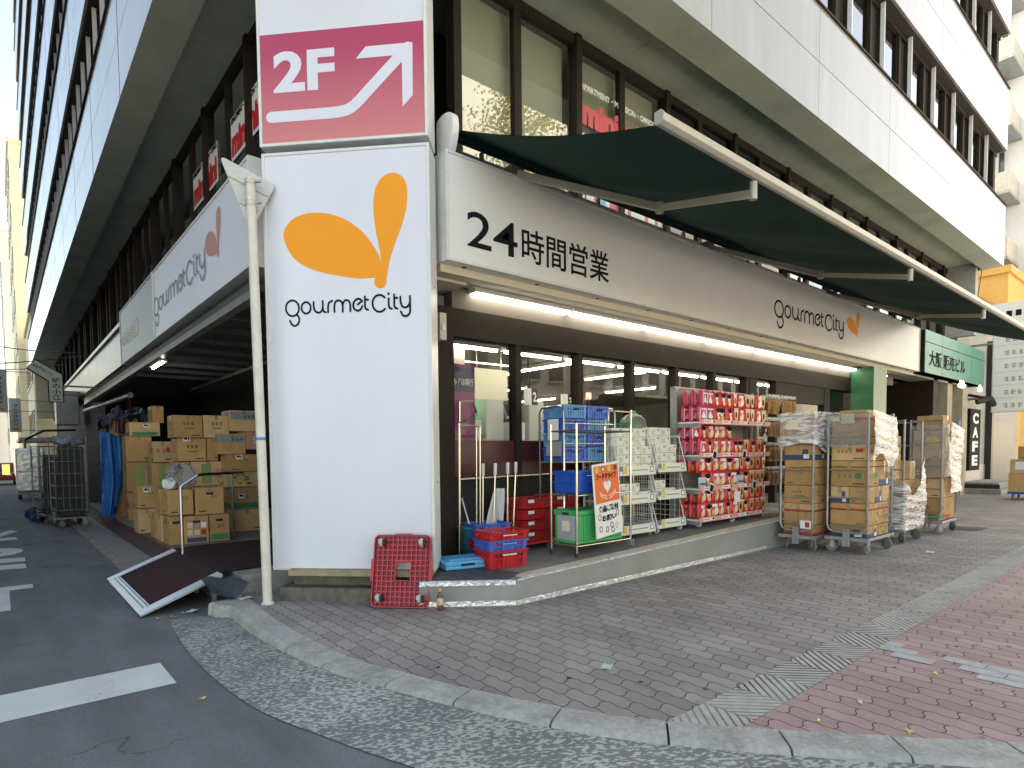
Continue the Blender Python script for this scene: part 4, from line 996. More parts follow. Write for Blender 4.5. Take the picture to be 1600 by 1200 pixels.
for k, mm in enumerate((M_PYEL, M_PAPER, M_PYEL, M_PBLU)):
    cx, cy = .08+.13*k, .79
    h.poly([(cx+.035*cos(a), cy+.035*sin(a), .0045) for a in [2*pi*i/14 for i in range(14)]], M_PGRN if k == 1 else mm); h.poly([(cx+.02*cos(a), cy+.02*sin(a), .0055) for a in [2*pi*i/14 for i in range(14)]], mm)
for k, (cx, cy, mm) in enumerate(((.08, .24, M_PRED), (.09, .10, M_PRED), (.22, .08, M_PRED), (.32, .12, M_PBLU), (.34, .06, M_PGRN), (.43, .10, M_PYEL), (.46, .25, M_PRED))):
    stroke(h, [(cx+.028*cos(a), cy+.032*sin(a)) for a in [2*pi*i/14 for i in range(14)]], .012, mm, .003+k*.0004, True)
h.build('emblem', po)
link('lettering', fit_text('フードドライブ', .42, .07, M_INK, .03), po, M=Matrix.Translation((.06, .675, .005))); link('lettering', fit_text('食品ご寄付', .42, .08, M_INK, .04), po, M=Matrix.Translation((.07, .29, .003))); link('lettering', fit_text('お願い', .3, .07, M_INK, .03), po, M=Matrix.Translation((.13, .18, .003)))

# ---- taller rack behind with blue folding containers
rk = thing('pipe_rack', 'tall chrome rack with round corners holding blue folding containers', 'rack', (5.42, 5.08, pz(5.6)))
for dx in (0, .98):
    h = MB(); pts = [(dx, 0, .05), (dx, 0, 1.70), (dx, .05, 1.76), (dx, .37, 1.76), (dx, .42, 1.70), (dx, .42, .05)]; h.tube(pts, .014, M_STEEL, 10); h.build('frame', rk)
h = MB()
for z in (1.06,):
    h.box(0, .98, 0, .42, z, z+.02, M_GREYM)
h.cyl((0, 0, 1.55), (.98, 0, 1.55), .010, M_STEEL, 8); h.cyl((0, .0, 1.3), (.98, 0, 1.3), .008, M_STEEL, 8); h.cyl((0, .42, 1.5), (.98, .42, 1.5), .008, M_STEEL, 8); h.build('shelf', rk)
zb = pz(5.6)+1.085
for k in range(4):
    for c in range(2):
        nm = f'blue folding container, {("bottom", "second", "third", "top")[k]} layer, {("at the left end", "at the right end")[c]} of the tall chrome rack'
        mcol = M_BLUEP if (k+c) % 2 == 0 else mat('pale_blue_plastic', (.13, .33, .62), .42, var=.08)
        t = thing('folding_container', nm, 'container', (5.66+.45*c, 5.29, zb+.178*k)); crate_mb(.43, .37, .17, mcol, .012).build('body', t)
        h = MB(); h.box(-.05, .05, -.200, -.197, .1, .125, M_DARK); h.build('grip_slot', t)
h = MB(); h.box(5.405, 5.41, 5.16, 5.34, zb+.26, zb+.52, M_PAPER); tag(h.build('paper_notice'), 'white paper notice taped to the blue containers', 'notice')
h = MB(); h.box(5.395, 5.403, 5.10, 5.36, zb+.06, zb+.24, mat('clear_grey_box', (.35, .35, .38), .3)); tag(h.build('document_holder'), 'grey document holder below the paper notice', 'holder')
t = thing('folding_container', 'dark green folding container on the far end behind the tissue boxes', 'container', (6.72, 5.45, pz(6.7)+1.4)); crate_mb(.5, .36, .16, mat('dark_green_plastic', (.02, .16, .10), .45), .012).build('body', t)
t = thing('pipe_rack', 'low chrome rack under the dark green container behind the tissue boxes', 'rack', (6.45, 5.62-.36, pz(6.6)))
h = MB()
for dx, dy in ((0, .02), (.56, .02), (0, .42), (.56, .42)): h.cyl((dx, dy, 0), (dx, dy, 1.75), .013, M_STEEL, 10)
h.build('post', t); h = MB(); h.box(0, .56, .02, .42, 1.37, 1.39, M_GREYM); h.cyl((0, .02, 1.72), (.56, .02, 1.72), .01, M_STEEL, 8); h.cyl((0, .42, 1.72), (.56, .42, 1.72), .01, M_STEEL, 8); h.build('shelf', t)
t = thing('bag', 'clear grey-green bag standing behind the tissue boxes', 'bag', (7.35, 5.5, pz(7)+1.38)); h = MB(); h.lathe([(0, 0), (.19, .0), (.2, .12), (.18, .24), (.12, .3), (.05, .33), (.04, .36)], (0, 0, 0), mat('murky_bag', (.16, .18, .13), .3, var=.2), 14); h.build('body', t); h = MB(); h.lathe([(0, .38), (.04, .37), (.05, .33), (.03, .3)], (0, 0, 0), M_GREENP, 10); h.build('knot', t)
t = thing('pipe_rack', 'low rack under the clear bag behind the tissue boxes', 'rack', (7.12, 5.32, pz(7))); h = MB()
for dx, dy in ((0, 0), (.46, 0), (0, .38), (.46, .38)): h.cyl((dx, dy, 0), (dx, dy, 1.36), .012, M_STEEL, 8)
h.box(-.01, .47, -.01, .39, 1.36, 1.378, M_GREYM); h.build('frame', t)

# ---- white wire racks with tissue boxes
M_WIRE = mat('white_wire', (.78, .78, .75), .4); M_TISS = mat('tissue_carton', (.76, .73, .62), .6, var=.05)
def tissue_box(x, y, z, label, grp, sx=.24, sy=.12, sz=.115, rz=0):
    t = thing('tissue_pack', label, 'box', (x, y, z), rz, grp)
    h = MB(); h.box(0, sx, 0, sy, 0, sz, M_TISS); h.build('body', t, bevel=.004, seg=1)
    h = MB(); rnd = random.Random(int(x*100)+int(z*77)); q = MB(); glyphs(q, .03, .045, 2, .035, M_PGRY, .0, rnd); rectm(q, .03, .025, .12, .033, M_PYEL, 0); rectm(q, sx-.07, .07, sx-.03, .10, M_PGRY, 0)
    h.add([(a, -.0015, b) for a, b, c in q.v], q.f, M_PGRY); q2 = MB(); glyphs(q2, .02, .04, 1, .04, M_PGRY, .0, rnd); h.add([(-.0015, .1-a, b) for a, b, c in q2.v], q2.f, M_PGRY); h.build('print', t); return t
def wire_rack(x0, w_, y0, d, H, label, which):
    z0 = pz(x0+w_/2); t = thing('wire_rack', label, 'rack', (x0, y0, z0))
    tiers = (.10, .50, .88)
    # side panels: slanted wire grids
    for sx in (0, w_):
        h = MB()
        prof = [(0.0, .10), (.10, .46), (.0, .52), (.10, .86), (.0, .92), (.12, H)]      # slanted front line
        h.tube([(sx, a, b) for a, b in prof], .008, M_WIRE, 7); h.tube([(sx, d, .08), (sx, d, H)], .009, M_WIRE, 7); h.tube([(sx, .12, H), (sx, d, H)], .008, M_WIRE, 7)
        for k in range(17):
            z = .12+(H-.14)*k/16; f = .05; h.cyl((sx, f, z), (sx, d, z), .0028, M_WIRE, 4)
        for k in range(6): h.cyl((sx, .1+(d-.1)*k/6, .10), (sx, .1+(d-.1)*k/6, H), .0028, M_WIRE, 4)
        h.build('side_grid', t)
    h = MB()
    for k in range(int(w_/.045)): h.cyl((.045*k+.02, d, .1), (.045*k+.02, d, H), .0028, M_WIRE, 4)
    for k in range(5): h.cyl((0, d, .2+.3*k), (w_, d, .2+.3*k), .004, M_WIRE, 5)
    h.build('back_grid', t)
    for z in tiers:
        h = MB(); h.box(.01, w_-.01, .0, d-.005, z-.012, z, M_WIRE); h.box(.0, w_, -.015, -.002, z-.03, z+.025, M_WIRE); o = h.build('shelf', t)
        h = MB(); h.box(.06, w_-.04, -.028, -.016, z-.012, z+.095, mat('price_rail', (.80, .77, .66), .4)); q = MB(); rectm(q, .07, z+.0, .13, z+.085, M_PYEL, 0); rectm(q, .16, z+.03, w_-.2, z+.045, M_PGRY, 0); rectm(q, w_-.15, z+.01, w_-.07, z+.08, M_INK, 0); rectm(q, w_-.14, z+.018, w_-.08, z+.072, M_PAPER, .001)
        for i, f in enumerate(q.f): h.add([(q.v[k][0], -.0295-q.v[k][2], q.v[k][1]) for k in f], [(0, 1, 2, 3)], q.ms[q.mi[i]])
        h.build('price_rail', o)
    h = MB(); h.box(0, w_, 0, d, .075, .087, M_WIRE); h.build('base', t)
    for a in (.06, w_-.06):
        for b in (.06, d-.06):
            p, q = MB(), MB(); caster((p, q), a, b, .034, M_RUBBER if which == 'left' else M_FRAME); p.add(q.v, q.f, M_GREYM); p.build('caster', t)
    # stock
    g = 'tissue boxes on the white wire racks'; n = int((w_-.04)/.245)
    sp = f'on the {"white wire rack behind the poster" if which == "left" else "white wire rack beside the red display"}'
    for r in range(5):
        for c in range(n):
            for b in range(2 if r < 4 else 1): tissue_box(x0+.03+.248*c, y0+.05+.15*b+.1*(r > 2), z0+tiers[2]+.004+.119*r, f'cream tissue box in the top stack {sp}', g)
    for r in range(3):
        for c in range(n if r == 0 else n-1): tissue_box(x0+.03+.248*c, y0+.06+.16*(r == 2), z0+tiers[1]+.004+.119*(r if r < 2 else 0), f'cream tissue box on the middle shelf {sp}', g)
    tissue_box(x0+.03, y0+.06, z0+tiers[0]+.004, f'lone upright tissue box on the bottom shelf {sp}', g, .14, .12, .22) if which == 'left' else None
wire_rack(6.22, .78, 4.87, .58, 1.36, 'white wire rack of tissue boxes half hidden by the orange poster', 'left')
wire_rack(7.06, .68, 4.87, .58, 1.36, 'white wire rack of tissue boxes next to the red snack display', 'right')

# ---- red snack display
M_SNK = mat('red_snack_foil', (.66, .035, .05), .3, var=.1, vscale=20, bump=.25, bscale=22); M_SNG = mat('gold_snack_print', (.70, .42, .13), .35); M_SNW = mat('cream_snack_print', (.80, .68, .55), .4); M_SNP = mat('pink_rail', (.76, .33, .30), .5); M_SNB = mat('magenta_snack_foil', (.62, .03, .11), .3, var=.1, bump=.2, bscale=22)
def snack_mesh(kind):
    h = MB(); base = M_SNK if kind < 3 else M_SNB; W_, H_, D_ = .172, .235, .085
    def srf(u, v, s):
        bul = (1-(2*u-1)**4)*(1-(2*v-1)**4); return (W_*(u-.5)*(1-.05*sin(pi*v)), s*D_/2*bul, H_*v)
    h.grid(lambda u, v: srf(u, v, -1), 8, 8, base); h.grid(lambda u, v: srf(1-u, v, 1), 8, 8, base)
    y = -D_/2-.004
    def q(a, b, c, d, m_): h.quad((a, y, b), (c, y, b), (c, y, d), (a, y, d), m_)
    if kind == 0:
        h.poly([(-.055, y, .155), (0, y, .05), (.055, y, .155)], M_SNW); h.poly([(.06*cos(a), y-.001, .17+.035*sin(a)) for a in [2*pi*i/12 for i in range(12)]], M_INK); h.poly([(.04*cos(a)+.01, y-.002, .06+.035*sin(a)) for a in [2*pi*i/12 for i in range(12)]], M_SNG)
    elif kind == 1:
        q(-.07, .03, .02, .11, M_SNG); h.poly([(.045*cos(a)+.03, y-.001, .10+.06*sin(a)) for a in [2*pi*i/12 for i in range(12)]], M_SNW); q(-.06, .16, .06, .20, M_PAPER)
    elif kind == 2:
        h.poly([(-.07, y, .20), (-.03, y, .03), (.03, y, .03), (.07, y, .20)], M_SNG); h.poly([(.03*cos(a), y-.001, .12+.05*sin(a)) for a in [2*pi*i/12 for i in range(12)]], M_PRINT); q(-.075, .205, .075, .22, M_PAPER)
    else:
        h.poly([(-.05, y, .06), (.0, y, .15), (.06, y, .07), (.03, y, .04)], M_PAPER); q(-.09, .02, -.07, .2, M_PAPER); q(-.05, .17, .07, .19, M_PAPER)
    return h.mesh('snack_pack')
SN = [snack_mesh(k) for k in range(4)]
KN = ('red snack pack with a cream wedge', 'red snack pack with a cream oval', 'red snack pack with a gold wedge', 'magenta boxed snack pack')
gx, gy, gw = 7.80, 4.68, 2.02; gz = pz(8.8)
gd = thing('display_shelf', 'wheeled four tier display shelf filled with red snack packs', 'shelf', (gx, gy, gz))
M_GBK = mat('display_back', (.36, .33, .30), .6)
h = MB(); h.box(-.0, gw, .42, .46, .1, 2.03, M_GBK); h.box(-.03, 0, .36, .47, .08, 2.04, M_GREYM); h.box(gw, gw+.03, .36, .47, .08, 2.04, M_GREYM); h.box(-.03, gw+.03, .40, .47, 2.031, 2.05, M_GREYM); h.build('back', gd)
TZ = (.11, .56, 1.04, 1.52)
for k, z in enumerate(TZ):
    h = MB(); h.box(-.0, gw, .0, .419, z-.02, z, M_FRAME); h.box(.0, .02, .0, .419, z-.08, z-.021, M_GREYM); o = h.build('shelf', gd)
    h = MB(); h.box(-.02, gw+.02, -.022, -.001, z-.035, z+.032, M_SNP)
    for j in range(4): h.box(.06+.5*j, .36+.5*j, -.026, -.0225, z-.02, z+.025, M_PAPER); h.box(.30+.5*j, .345+.5*j, -.0275, -.0262, z-.012, z+.02, M_INK); h.box(.08+.5*j, .22+.5*j, -.0275, -.0262, z-.005, z+.012, M_SALM)
    h.build('price_rail', o)
for a in (.08, gw/2, gw-.08):
    p, q = MB(), MB(); caster((p, q), a, .06, .034, M_FRAME); p.add(q.v, q.f, M_GREYM); p.build('caster', gd)
rs = random.Random(11)
TN = ('bottom', 'second', 'third', 'top'); 
for k, z in enumerate(TZ):
    for r in range(2):
        for c in range(11):
            x = .11+.180*c
            if k == 3: kind = 3 if c < 2 else (0 if c < 5 else (2, 1)[c % 3 == 0])
            elif k == 2: kind = 3 if c < 1 else ((1, 0)[c % 4 == 1] if c < 6 else (0, 2)[c % 2])
            else: kind = ((1, 0)[c % 3 == 1] if c < 6 else (2, 0)[c % 4 == 3])
            if k == 2 and r == 1 and c > 5: continue
            if k == 1 and r == 0 and c in (0, 6): continue
            o = link('snack_pack', SN[kind], None, (gx+x+rs.uniform(-.012, .012), gy+.06+rs.uniform(-.015, .02)+.1*(k == 2 and r == 1), gz+z+.002+.238*r*(.93)), rs.uniform(-.2, .2))
            o.rotation_euler.x = rs.uniform(-.05, .03)
            if c == 0:
                for q in (1, 2): o2 = o.copy(); COL.objects.link(o2); o2.location.y += .115*q; o2.location.x -= .02*q; tag(o2, f'{KN[kind]} deep at the left, {("lower", "upper")[r]} row, {TN[k]} shelf', 'snack', 'snack packs on the red display')
            tag(o, f'{KN[kind]} in the {("lower", "upper")[r]} row of the {TN[k]} shelf', 'snack', 'snack packs on the red display')
for c in (0, 5):
    h = MB(); h.grid(lambda u, v: (-.1+.2*u, -.02*sin(pi*u), .16*v), 6, 4, mat('pale_blue_card', (.42, .54, .60), .5)); h.box(-.09, .09, -.024, -.02, .05, .075, M_PBLU); tag(h.build('shelf_card', None, (gx+.11+.180*(0 if c == 0 else 6), gy+.03, gz+TZ[1]+.002)), f'pale blue shelf card at the {"left end" if c == 0 else "middle"} of the second shelf', 'card')
for j, (x, z) in enumerate(((.32, 1.0), (1.18, 1.0), (.24, .52), (1.5, .52))):
    h = MB(); T = Matrix.Translation((gx+x, gy-.03, gz+z)) @ Matrix.Rotation(radians(18), 4, 'Y'); h.box(-.05, .05, -.004, .0, -.02, .11, M_PAPER, T); h.box(-.04, .04, -.006, -.0045, -.01, .09, M_INK, T)
    tag(h.build('price_card'), f'tilted black and white price card on the {"third" if z > .9 else "second"} rail, {"left" if x < .6 else "right"} half', 'price card')
h = MB(); h.box(gx+.95, gx+1.12, gy-.01, gy-.004, gz+.31, gz+.47, M_PAPER); tag(h.build('price_card'), 'plain white card stuck between packs on the bottom shelf', 'price card')
# ---- hanging snack bags on a hook stand
hs = thing('hook_stand', 'dark hook stand with brown snack bags next to the red display', 'stand', (9.95, 4.72, gz))
h = MB(); h.cyl((0, .3, 0), (0, .3, 2.05), .018, M_GREYM, 8); h.cyl((1.05, .3, 0), (1.05, .3, 2.05), .018, M_GREYM, 8); h.build('post', hs); h = MB(); h.box(-.05, 1.1, .1, .5, 0, .05, M_GREYM); h.build('base', hs)
h = MB()
for z in (2.0, 1.62, 1.2, .8): h.cyl((0, .29, z), (1.05, .29, z), .010, M_GREYM, 6); [h.cyl((.08+.145*k, .29, z), (.08+.145*k, .0, z+.03), .004, M_STEEL, 5) for k in range(7)]
h.build('hook', hs)
M_NUT = mat('brown_snack', (.48, .25, .07), .5, var=.5, vscale=40, bump=.6, bscale=50); M_BAGC = film('glossy_snack_bag', (1, .98, .94), .02, .12, 1.4, .0, 1., 22)
def bag_mesh():
    h = MB(); W_, H_ = .15, .30
    f = lambda s, k: (lambda u, v: (W_*k*(u-.5), s*.035*k*(1-(2*u-1)**2)*(1-(2*v-1)**4), -H_+H_*v*(1 if k == 1 else .78)))
    h.grid(f(-1, 1), 6, 8, M_BAGC); h.grid(f(1, 1), 6, 8, M_BAGC); h.grid(f(-1, .88), 6, 8, M_NUT); h.grid(f(1, .88), 6, 8, M_NUT); h.box(-.06, .06, -.002, .002, -.03, .012, M_PAPER); return h.mesh('snack_bag')
BG = bag_mesh()
for r, z in enumerate((2.0, 1.62, 1.2, .8)):
    for k in range(7):
        for q in range(2):
            o = link('snack_bag', BG, None, (9.95+.08+.145*k+rs.uniform(-.01, .01), 4.72+.04+.11*q, gz+z+.01), rs.uniform(-.25, .25)); o.rotation_euler.x = rs.uniform(-.08, .08)
            tag(o, f'clear bag of brown snacks hanging in the {("top", "second", "third", "lowest")[r]} row of the hook stand', 'snack', 'hanging snack bags')

# ================================================================== cartons
def carton(x0, x1, y0, y1, z0, z1, label, style='plain', rz=0., card=None, grp=None, tape=True, lab=None, hole=False, open_top=False):
    """cardboard box; prints go on the faces towards -y and -x"""
    rnd = random.Random(int(x0*131+y0*37+z0*911)); sx, sy, sz = x1-x0, y1-y0, z1-z0
    t = thing('carton', label, 'box', ((x0+x1)/2, (y0+y1)/2, z0), rz+rnd.uniform(-.015, .015), grp)
    a, b = sx/2, sy/2; cm = card or (M_CARD if rnd.random() < .7 else M_CARD2)
    h = MB(); k = rnd.uniform(0, .006)
    h.box(-a, a, -b, b, 0, sz-.003, cm); h.build('body', t, bevel=.006, seg=1)
    def face(side, u, v, w_, hh, m_, off=.0015):
        q = [(u, v), (u+w_, v), (u+w_, v+hh), (u, v+hh)]
        return [(-a+p, -b-off, r) for p, r in q] if side == 0 else [(-a-off, b-p, r) for p, r in q]
    if tape:
        h = MB(); h.box(-a-.002, a+.002, -.025, .025, sz-.0029, sz+.0005, M_TAPEB); h.box(-a-.002, -a-.0005, -.025, .025, sz-.09, sz-.003, M_TAPEB)
        h.box(-.025, .025, -b-.002, -b-.0005, sz-.08, sz-.003, M_TAPEB)
        h.build('tape', t)
    P = MB()
    def put(side, u, v, w_, hh, m_, off=.0015): P.add(face(side, u, v, w_, hh, m_, off), [(0, 1, 2, 3)], m_)
    def row(side, u, v, n, s, m_):
        q = MB(); glyphs(q, u, v, n, s, m_, 0, rnd)
        for f in q.f: P.add([((-a+q.v[i][0], -b-.0015-q.v[i][2], q.v[i][1]) if side == 0 else (-a-.0015-q.v[i][2], b-q.v[i][0], q.v[i][1])) for i in f], [(0, 1, 2, 3)], m_)
    for side, W_ in ((0, sx), (1, sy)):
        if style == 'text': row(side, W_*.3, sz*.56, 3, sz*.15, M_PRINT); put(side, W_*.35, sz*.40, W_*.35, sz*.03, M_PRINT); put(side, W_*.62, sz*.08, W_*.3, sz*.05, M_PRINT)
        elif style == 'bandred': put(side, 0, sz*.02, W_, sz*.20, M_PRED); row(side, W_*.2, sz*.5, 3, sz*.16, M_PRED)
        elif style == 'red': row(side, W_*.15, sz*.45, 4, sz*.2, M_PRED); put(side, W_*.66, sz*.5, W_*.2, sz*.22, M_PRED); put(side, W_*.6, sz*.1, W_*.3, sz*.06, M_PRINT)
        elif style == 'green': row(side, W_*.18, sz*.42, 3, sz*.22, M_PGRN); P.add([face(side, W_*.75+sz*.17*cos(q), sz*.55+sz*.17*sin(q), 0, 0, 0)[0] for q in [2*pi*i/12 for i in range(12)]], [tuple(range(12))], M_PGRN); put(side, W_*.6, sz*.1, W_*.3, sz*.07, M_PRINT)
        elif style == 'greenband': put(side, W_*.08, sz*.06, W_*.84, sz*.22, M_PGRN); row(side, W_*.4, sz*.5, 2, sz*.12, M_PRINT)
        elif style == 'navy': put(side, 0, sz*.0, W_, sz*.32, M_PBLU, .0012); put(side, W_*.62, sz*.3, W_*.2, sz*.4, M_PBLU, .002); put(side, W_*.66, sz*.06, W_*.2, sz*.3, M_PAPER, .003)
        elif style == 'greyband': put(side, W_*.04, sz*.55, W_*.9, sz*.38, M_PGRY); row(side, W_*.45, sz*.62, 3, sz*.18, M_PRINT)
        elif style == 'pics':
            for i in range(3):
                for j in range(2): put(side, W_*(.12+.28*i), sz*(.3+.26*j), W_*.22, sz*.2, rnd.choice((M_PAPER, M_PRED, M_CREAM, M_SALM)))
            put(side, W_*.1, sz*.05, W_*.8, sz*.16, M_PBLU)
        elif style == 'lime': put(side, W_*.3, sz*.1, W_*.3, sz*.8, M_PLIME); put(side, W_*.65, sz*.3, W_*.25, sz*.4, M_SALM)
        elif style == 'redall': put(side, 0.004, .004, W_-.008, sz-.01, M_SALM); row(side, W_*.3, sz*.3, 1, sz*.45, M_PAPER)
        elif style == 'small': row(side, W_*.55, sz*.62, 2, sz*.1, M_PRINT); put(side, W_*.1, sz*.1, W_*.25, sz*.05, M_PRINT)
        elif style == 'fruit':
            for i in range(9): put(side, W_*rnd.uniform(.05, .75), sz*rnd.uniform(.1, .6), W_*.12, sz*.09, rnd.choice((M_PRINT, M_PGRN, M_PYEL, M_PRINT)))
            row(side, W_*.2, sz*.7, 3, sz*.14, M_PRINT)
        else: put(side, W_*.7, sz*.1, W_*.2, sz*.05, M_PRINT)
    if style != 'blank': P.build('print', t)
    if lab is not None:
        h = MB(); u, v = lab; pts = face(0, u*sx, v*sz, .11, .075, 0, .003); h.add(pts, [(0, 1, 2, 3)], M_PAPER); h.add(face(0, u*sx+.012, v*sz+.03, .055, .035, 0, .004), [(0, 1, 2, 3)], M_INK); h.add(face(0, u*sx+.075, v*sz+.015, .02, .05, 0, .004), [(0, 1, 2, 3)], M_INK); h.build('shipping_label', t)
    if hole:
        h = MB()
        for side, W_ in ((0, sx), (1, sy)): h.add(face(side, W_/2-.05, sz*.74, .10, .04, 0, .002), [(0, 1, 2, 3)], M_DARK)
        h.build('hand_hole', t)
    if open_top:
        h = MB(); h.box(-a-.12, -a, -b, b, sz-.02, sz-.012, cm, Matrix.Rotation(0, 4, 'Y')); h.build('flap', t)
    return t
# ---- stock bay on the alley: every box by its own rectangle
F = .205
def C(*a, **k): return carton(*a, **k)
g = 'cartons stacked in the alley stock bay'
# front rows
C(2.10, 2.44, 9.60, 10.0, F, .62, 'carton with picture print and a dark hand hole right behind the handrail post', 'pics', hole=True, grp=g)
C(2.455, 2.75, 9.62, 10.0, F, .62, 'brown carton with a green band and hand hole, rightmost of the front row', 'greenband', hole=True, grp=g)
C(1.90, 2.09, 9.62, 10.05, F, .63, 'plain narrow carton at the left end of the front row with a hand hole', 'blank', hole=True, grp=g)
C(1.91, 2.25, 9.66, 10.05, .64, 1.02, 'bare carton under the clear plastic bag', 'small', grp=g)
C(2.28, 2.69, 9.66, 10.05, .625, 1.03, 'carton with a grey blue printed block on the second tier of the front row', 'small', grp=g, lab=None, hole=True)
C(1.90, 2.2, 10.15, 10.5, F, .62, 'open topped brown carton second in the row along the alley edge', 'blank', grp=g)
C(1.90, 2.2, 10.6, 11.0, F, .60, 'plain brown carton third in the row along the alley edge', 'blank', grp=g)
C(1.90, 2.2, 10.2, 10.6, .625, 1.0, 'brown carton stacked on the second carton along the alley edge', 'plain', grp=g)
C(1.80, 2.08, 11.5, 11.9, F, .62, 'brown carton far along the edge below the white labelled one', 'small', grp=g)
C(1.82, 2.12, 11.6, 12.0, .63, 1.01, 'brown carton with a white label far along the alley edge', 'small', lab=(.3, .72), grp=g)
# the back wall of boxes
for k, (x0, x1, z0, z1, st, lb, la) in enumerate((
    (2.30, 2.75, 1.83, 2.21, 'text', 'brown carton with three dark characters, topmost in the left centre', None),
    (2.77, 3.19, 1.83, 2.22, 'text', 'brown carton with three dark characters, topmost in the middle', None),
    (2.35, 2.80, 1.43, 1.82, 'text', 'brown carton with three dark characters and a white label below the topmost left one', (.2, .86)),
    (2.82, 3.0, 1.43, 1.82, 'plain', 'narrow brown carton between the character cartons and the grey printed one', None),
    (2.55, 3.10, 1.0, 1.42, 'lime', 'carton with lime and pink print behind the clear bag', None),
    (2.30, 2.54, 1.0, 1.42, 'lime', 'slim carton with lime print left of the clear bag', None),
    (2.35, 3.0, .60, .99, 'plain', 'brown carton in the dark gap behind the front row', None), (2.35, 3.0, F, .59, 'plain', 'brown carton at the bottom behind the front row', None))):
    C(x0, x1, 11.0+.01*k, 11.5, z0, z1, lb, st, lab=la, grp=g)
for x0, x1, y0, z0, z1, st, lb, la in (
    (3.20, 3.72, 11.0, 1.95, 2.32, 'greyband', 'carton with a grey blue band, topmost at the right by the pole', None),
    (2.95, 3.40, 10.8, 1.54, 1.90, 'greyband', 'carton with a grey blue band one tier below the topmost right one', None),
    (3.41, 3.66, 10.78, 1.62, 1.94, 'redall', 'salmon red carton with a white mark next to the pole', None),
    (3.05, 3.52, 10.6, 1.24, 1.535, 'small', 'brown carton with two white paper labels on its flap', (.25, .72)),
    (2.98, 3.60, 10.62, .97, 1.235, 'fruit', 'pale carton with fruit print at the level of the dark handrail', None),
    (3.07, 3.55, 10.6, .59, .965, 'greenband', 'carton with a white label and green foot at the right', (.25, .5)),
    (3.05, 3.60, 10.58, F+.0, .585, 'plain', 'yellowish carton on the floor at the right by the ramp', None)):
    C(x0, x1, y0, y0+.5, z0, z1, lb, st, lab=la, grp=g, card=M_CARD2 if 'pale' in lb or 'yellow' in lb else None)
for x0, x1, y0, z0, z1, st, lb, la in (
    (2.25, 2.58, 12.5, 1.41, 1.80, 'red', 'carton with red print beside the silver film in the left stack', None), (2.22, 2.60, 12.55, .85, 1.40, 'lime', 'tall carton with lime print in the left stack', None), (2.22, 2.6, 12.5, F, .84, 'plain', 'brown carton at the foot of the left stack', None),
    (2.10, 2.66, 14.0, 1.95, 2.23, 'greenband', 'carton with a white label and green foot, topmost beside the dark tarpaulin', (.45, .6)), (2.58, 2.80, 14.3, 2.24, 2.60, 'blank', 'small upright brown carton highest of all the alley stock', None),
    (2.02, 2.50, 14.0, 1.42, 1.94, 'plain', 'brown carton under the topmost one beside the blue sheet', None), (2.02, 2.52, 14.02, .80, 1.41, 'lime', 'carton with lime print beside the blue sheet', None), (2.02, 2.5, 14.0, F, .79, 'red', 'carton with red print on the floor beside the blue sheet', None)):
    C(x0, x1, y0, y0+.5, z0, z1, lb, st, lab=la, grp=g)
# clear bag on the front row
def crumple(name, label, cat, cx, cy, z0, R, H, m, seed, sq=1.):
    rnd = random.Random(seed); ph = [rnd.uniform(0, 6) for _ in range(8)]
    def f(u, v):
        a = 2*pi*u; t = v*pi; r = sin(t)**.7
        d = 1+.16*sin(3*a+ph[0]+3*v)+.11*sin(5*a+ph[1]-5*v)+.08*sin(9*a+ph[2]+9*v)+.05*sin(15*a+ph[3]+17*v)
        return (R*r*d*cos(a), R*r*d*sin(a)*sq, H*(1-cos(t))/2*(1+.12*sin(4*a+ph[4])))
    h = MB(); h.grid(f, 36, 20, m); return tag(h.build(name, None, (cx, cy, z0)), label, cat)
crumple('plastic_bag', 'crumpled clear plastic bag lying on the cartons by the handrail', 'bag', 2.12, 9.86, 1.02, .2, .34, M_CLEAR, 3)
crumple('plastic_bag', 'small white plastic bag slumped on the carton left of the clear bag', 'bag', 1.97, 9.78, 1.02, .1, .16, M_PAPER, 5)
# tarpaulins
M_TARP = mat('dark_tarpaulin', (.04, .045, .055), .32, var=.4, vscale=7, bump=.6, bscale=9); M_BTARP = mat('blue_sheet', (.02, .13, .42), .5, var=.15, bump=.4, bscale=7)
def drape(name, label, fn, m, nu=30, nv=24):
    h = MB(); h.grid(fn, nu, nv, m); h.grid(lambda u, v: Vector(fn(u, v))+Vector((.006, .006, -.006)), nu, nv, m); return tag(h.build(name), label, 'tarpaulin')
def n1(a): return sin(a)+.5*sin(2.3*a+1)+.3*sin(4.7*a+2)
drape('tarpaulin', 'crumpled black and grey tarpaulin thrown over the top of the left stack', lambda u, v: (1.72+.95*u+.04*n1(9*v), 14.9+.9*v+.05*n1(7*u), 2.52+.13*n1(5*u+4*v)*.6+.06*n1(13*u-9*v)-(.75*max(0, .35-u)+1.0*max(0, .2-v))), M_TARP)
drape('tarpaulin', 'bright blue plastic sheet hanging down at the end of the carton stacks', lambda u, v: (1.66+.45*u*(1-.45*max(0, v-.6)/.4)+.05*n1(10*u+2*v), 15.0+.06*n1(9*u)+.04*n1(5*v), 2.02-1.78*v+.04*n1(6*u)), M_BTARP, 24, 20)
drape('tarpaulin', 'maroon cloth edge peeping out between dark tarpaulin and blue sheet', lambda u, v: (1.95+.25*u, 14.98+.05*n1(8*u), 2.3-.25*v+.02*n1(14*u)), M_MARP, 10, 6)
for k, (x, y, z0, z1, lb) in enumerate(((1.95, 15.2, .2, .9, 'lower brown carton hidden behind the blue sheet'), (1.95, 15.2, .91, 1.7, 'upper brown carton hidden behind the blue sheet'), (1.95, 15.2, 1.71, 2.4, 'brown carton under the dark tarpaulin'))): C(x, x+.5, y, y+.5, z0, z1, lb, 'blank')

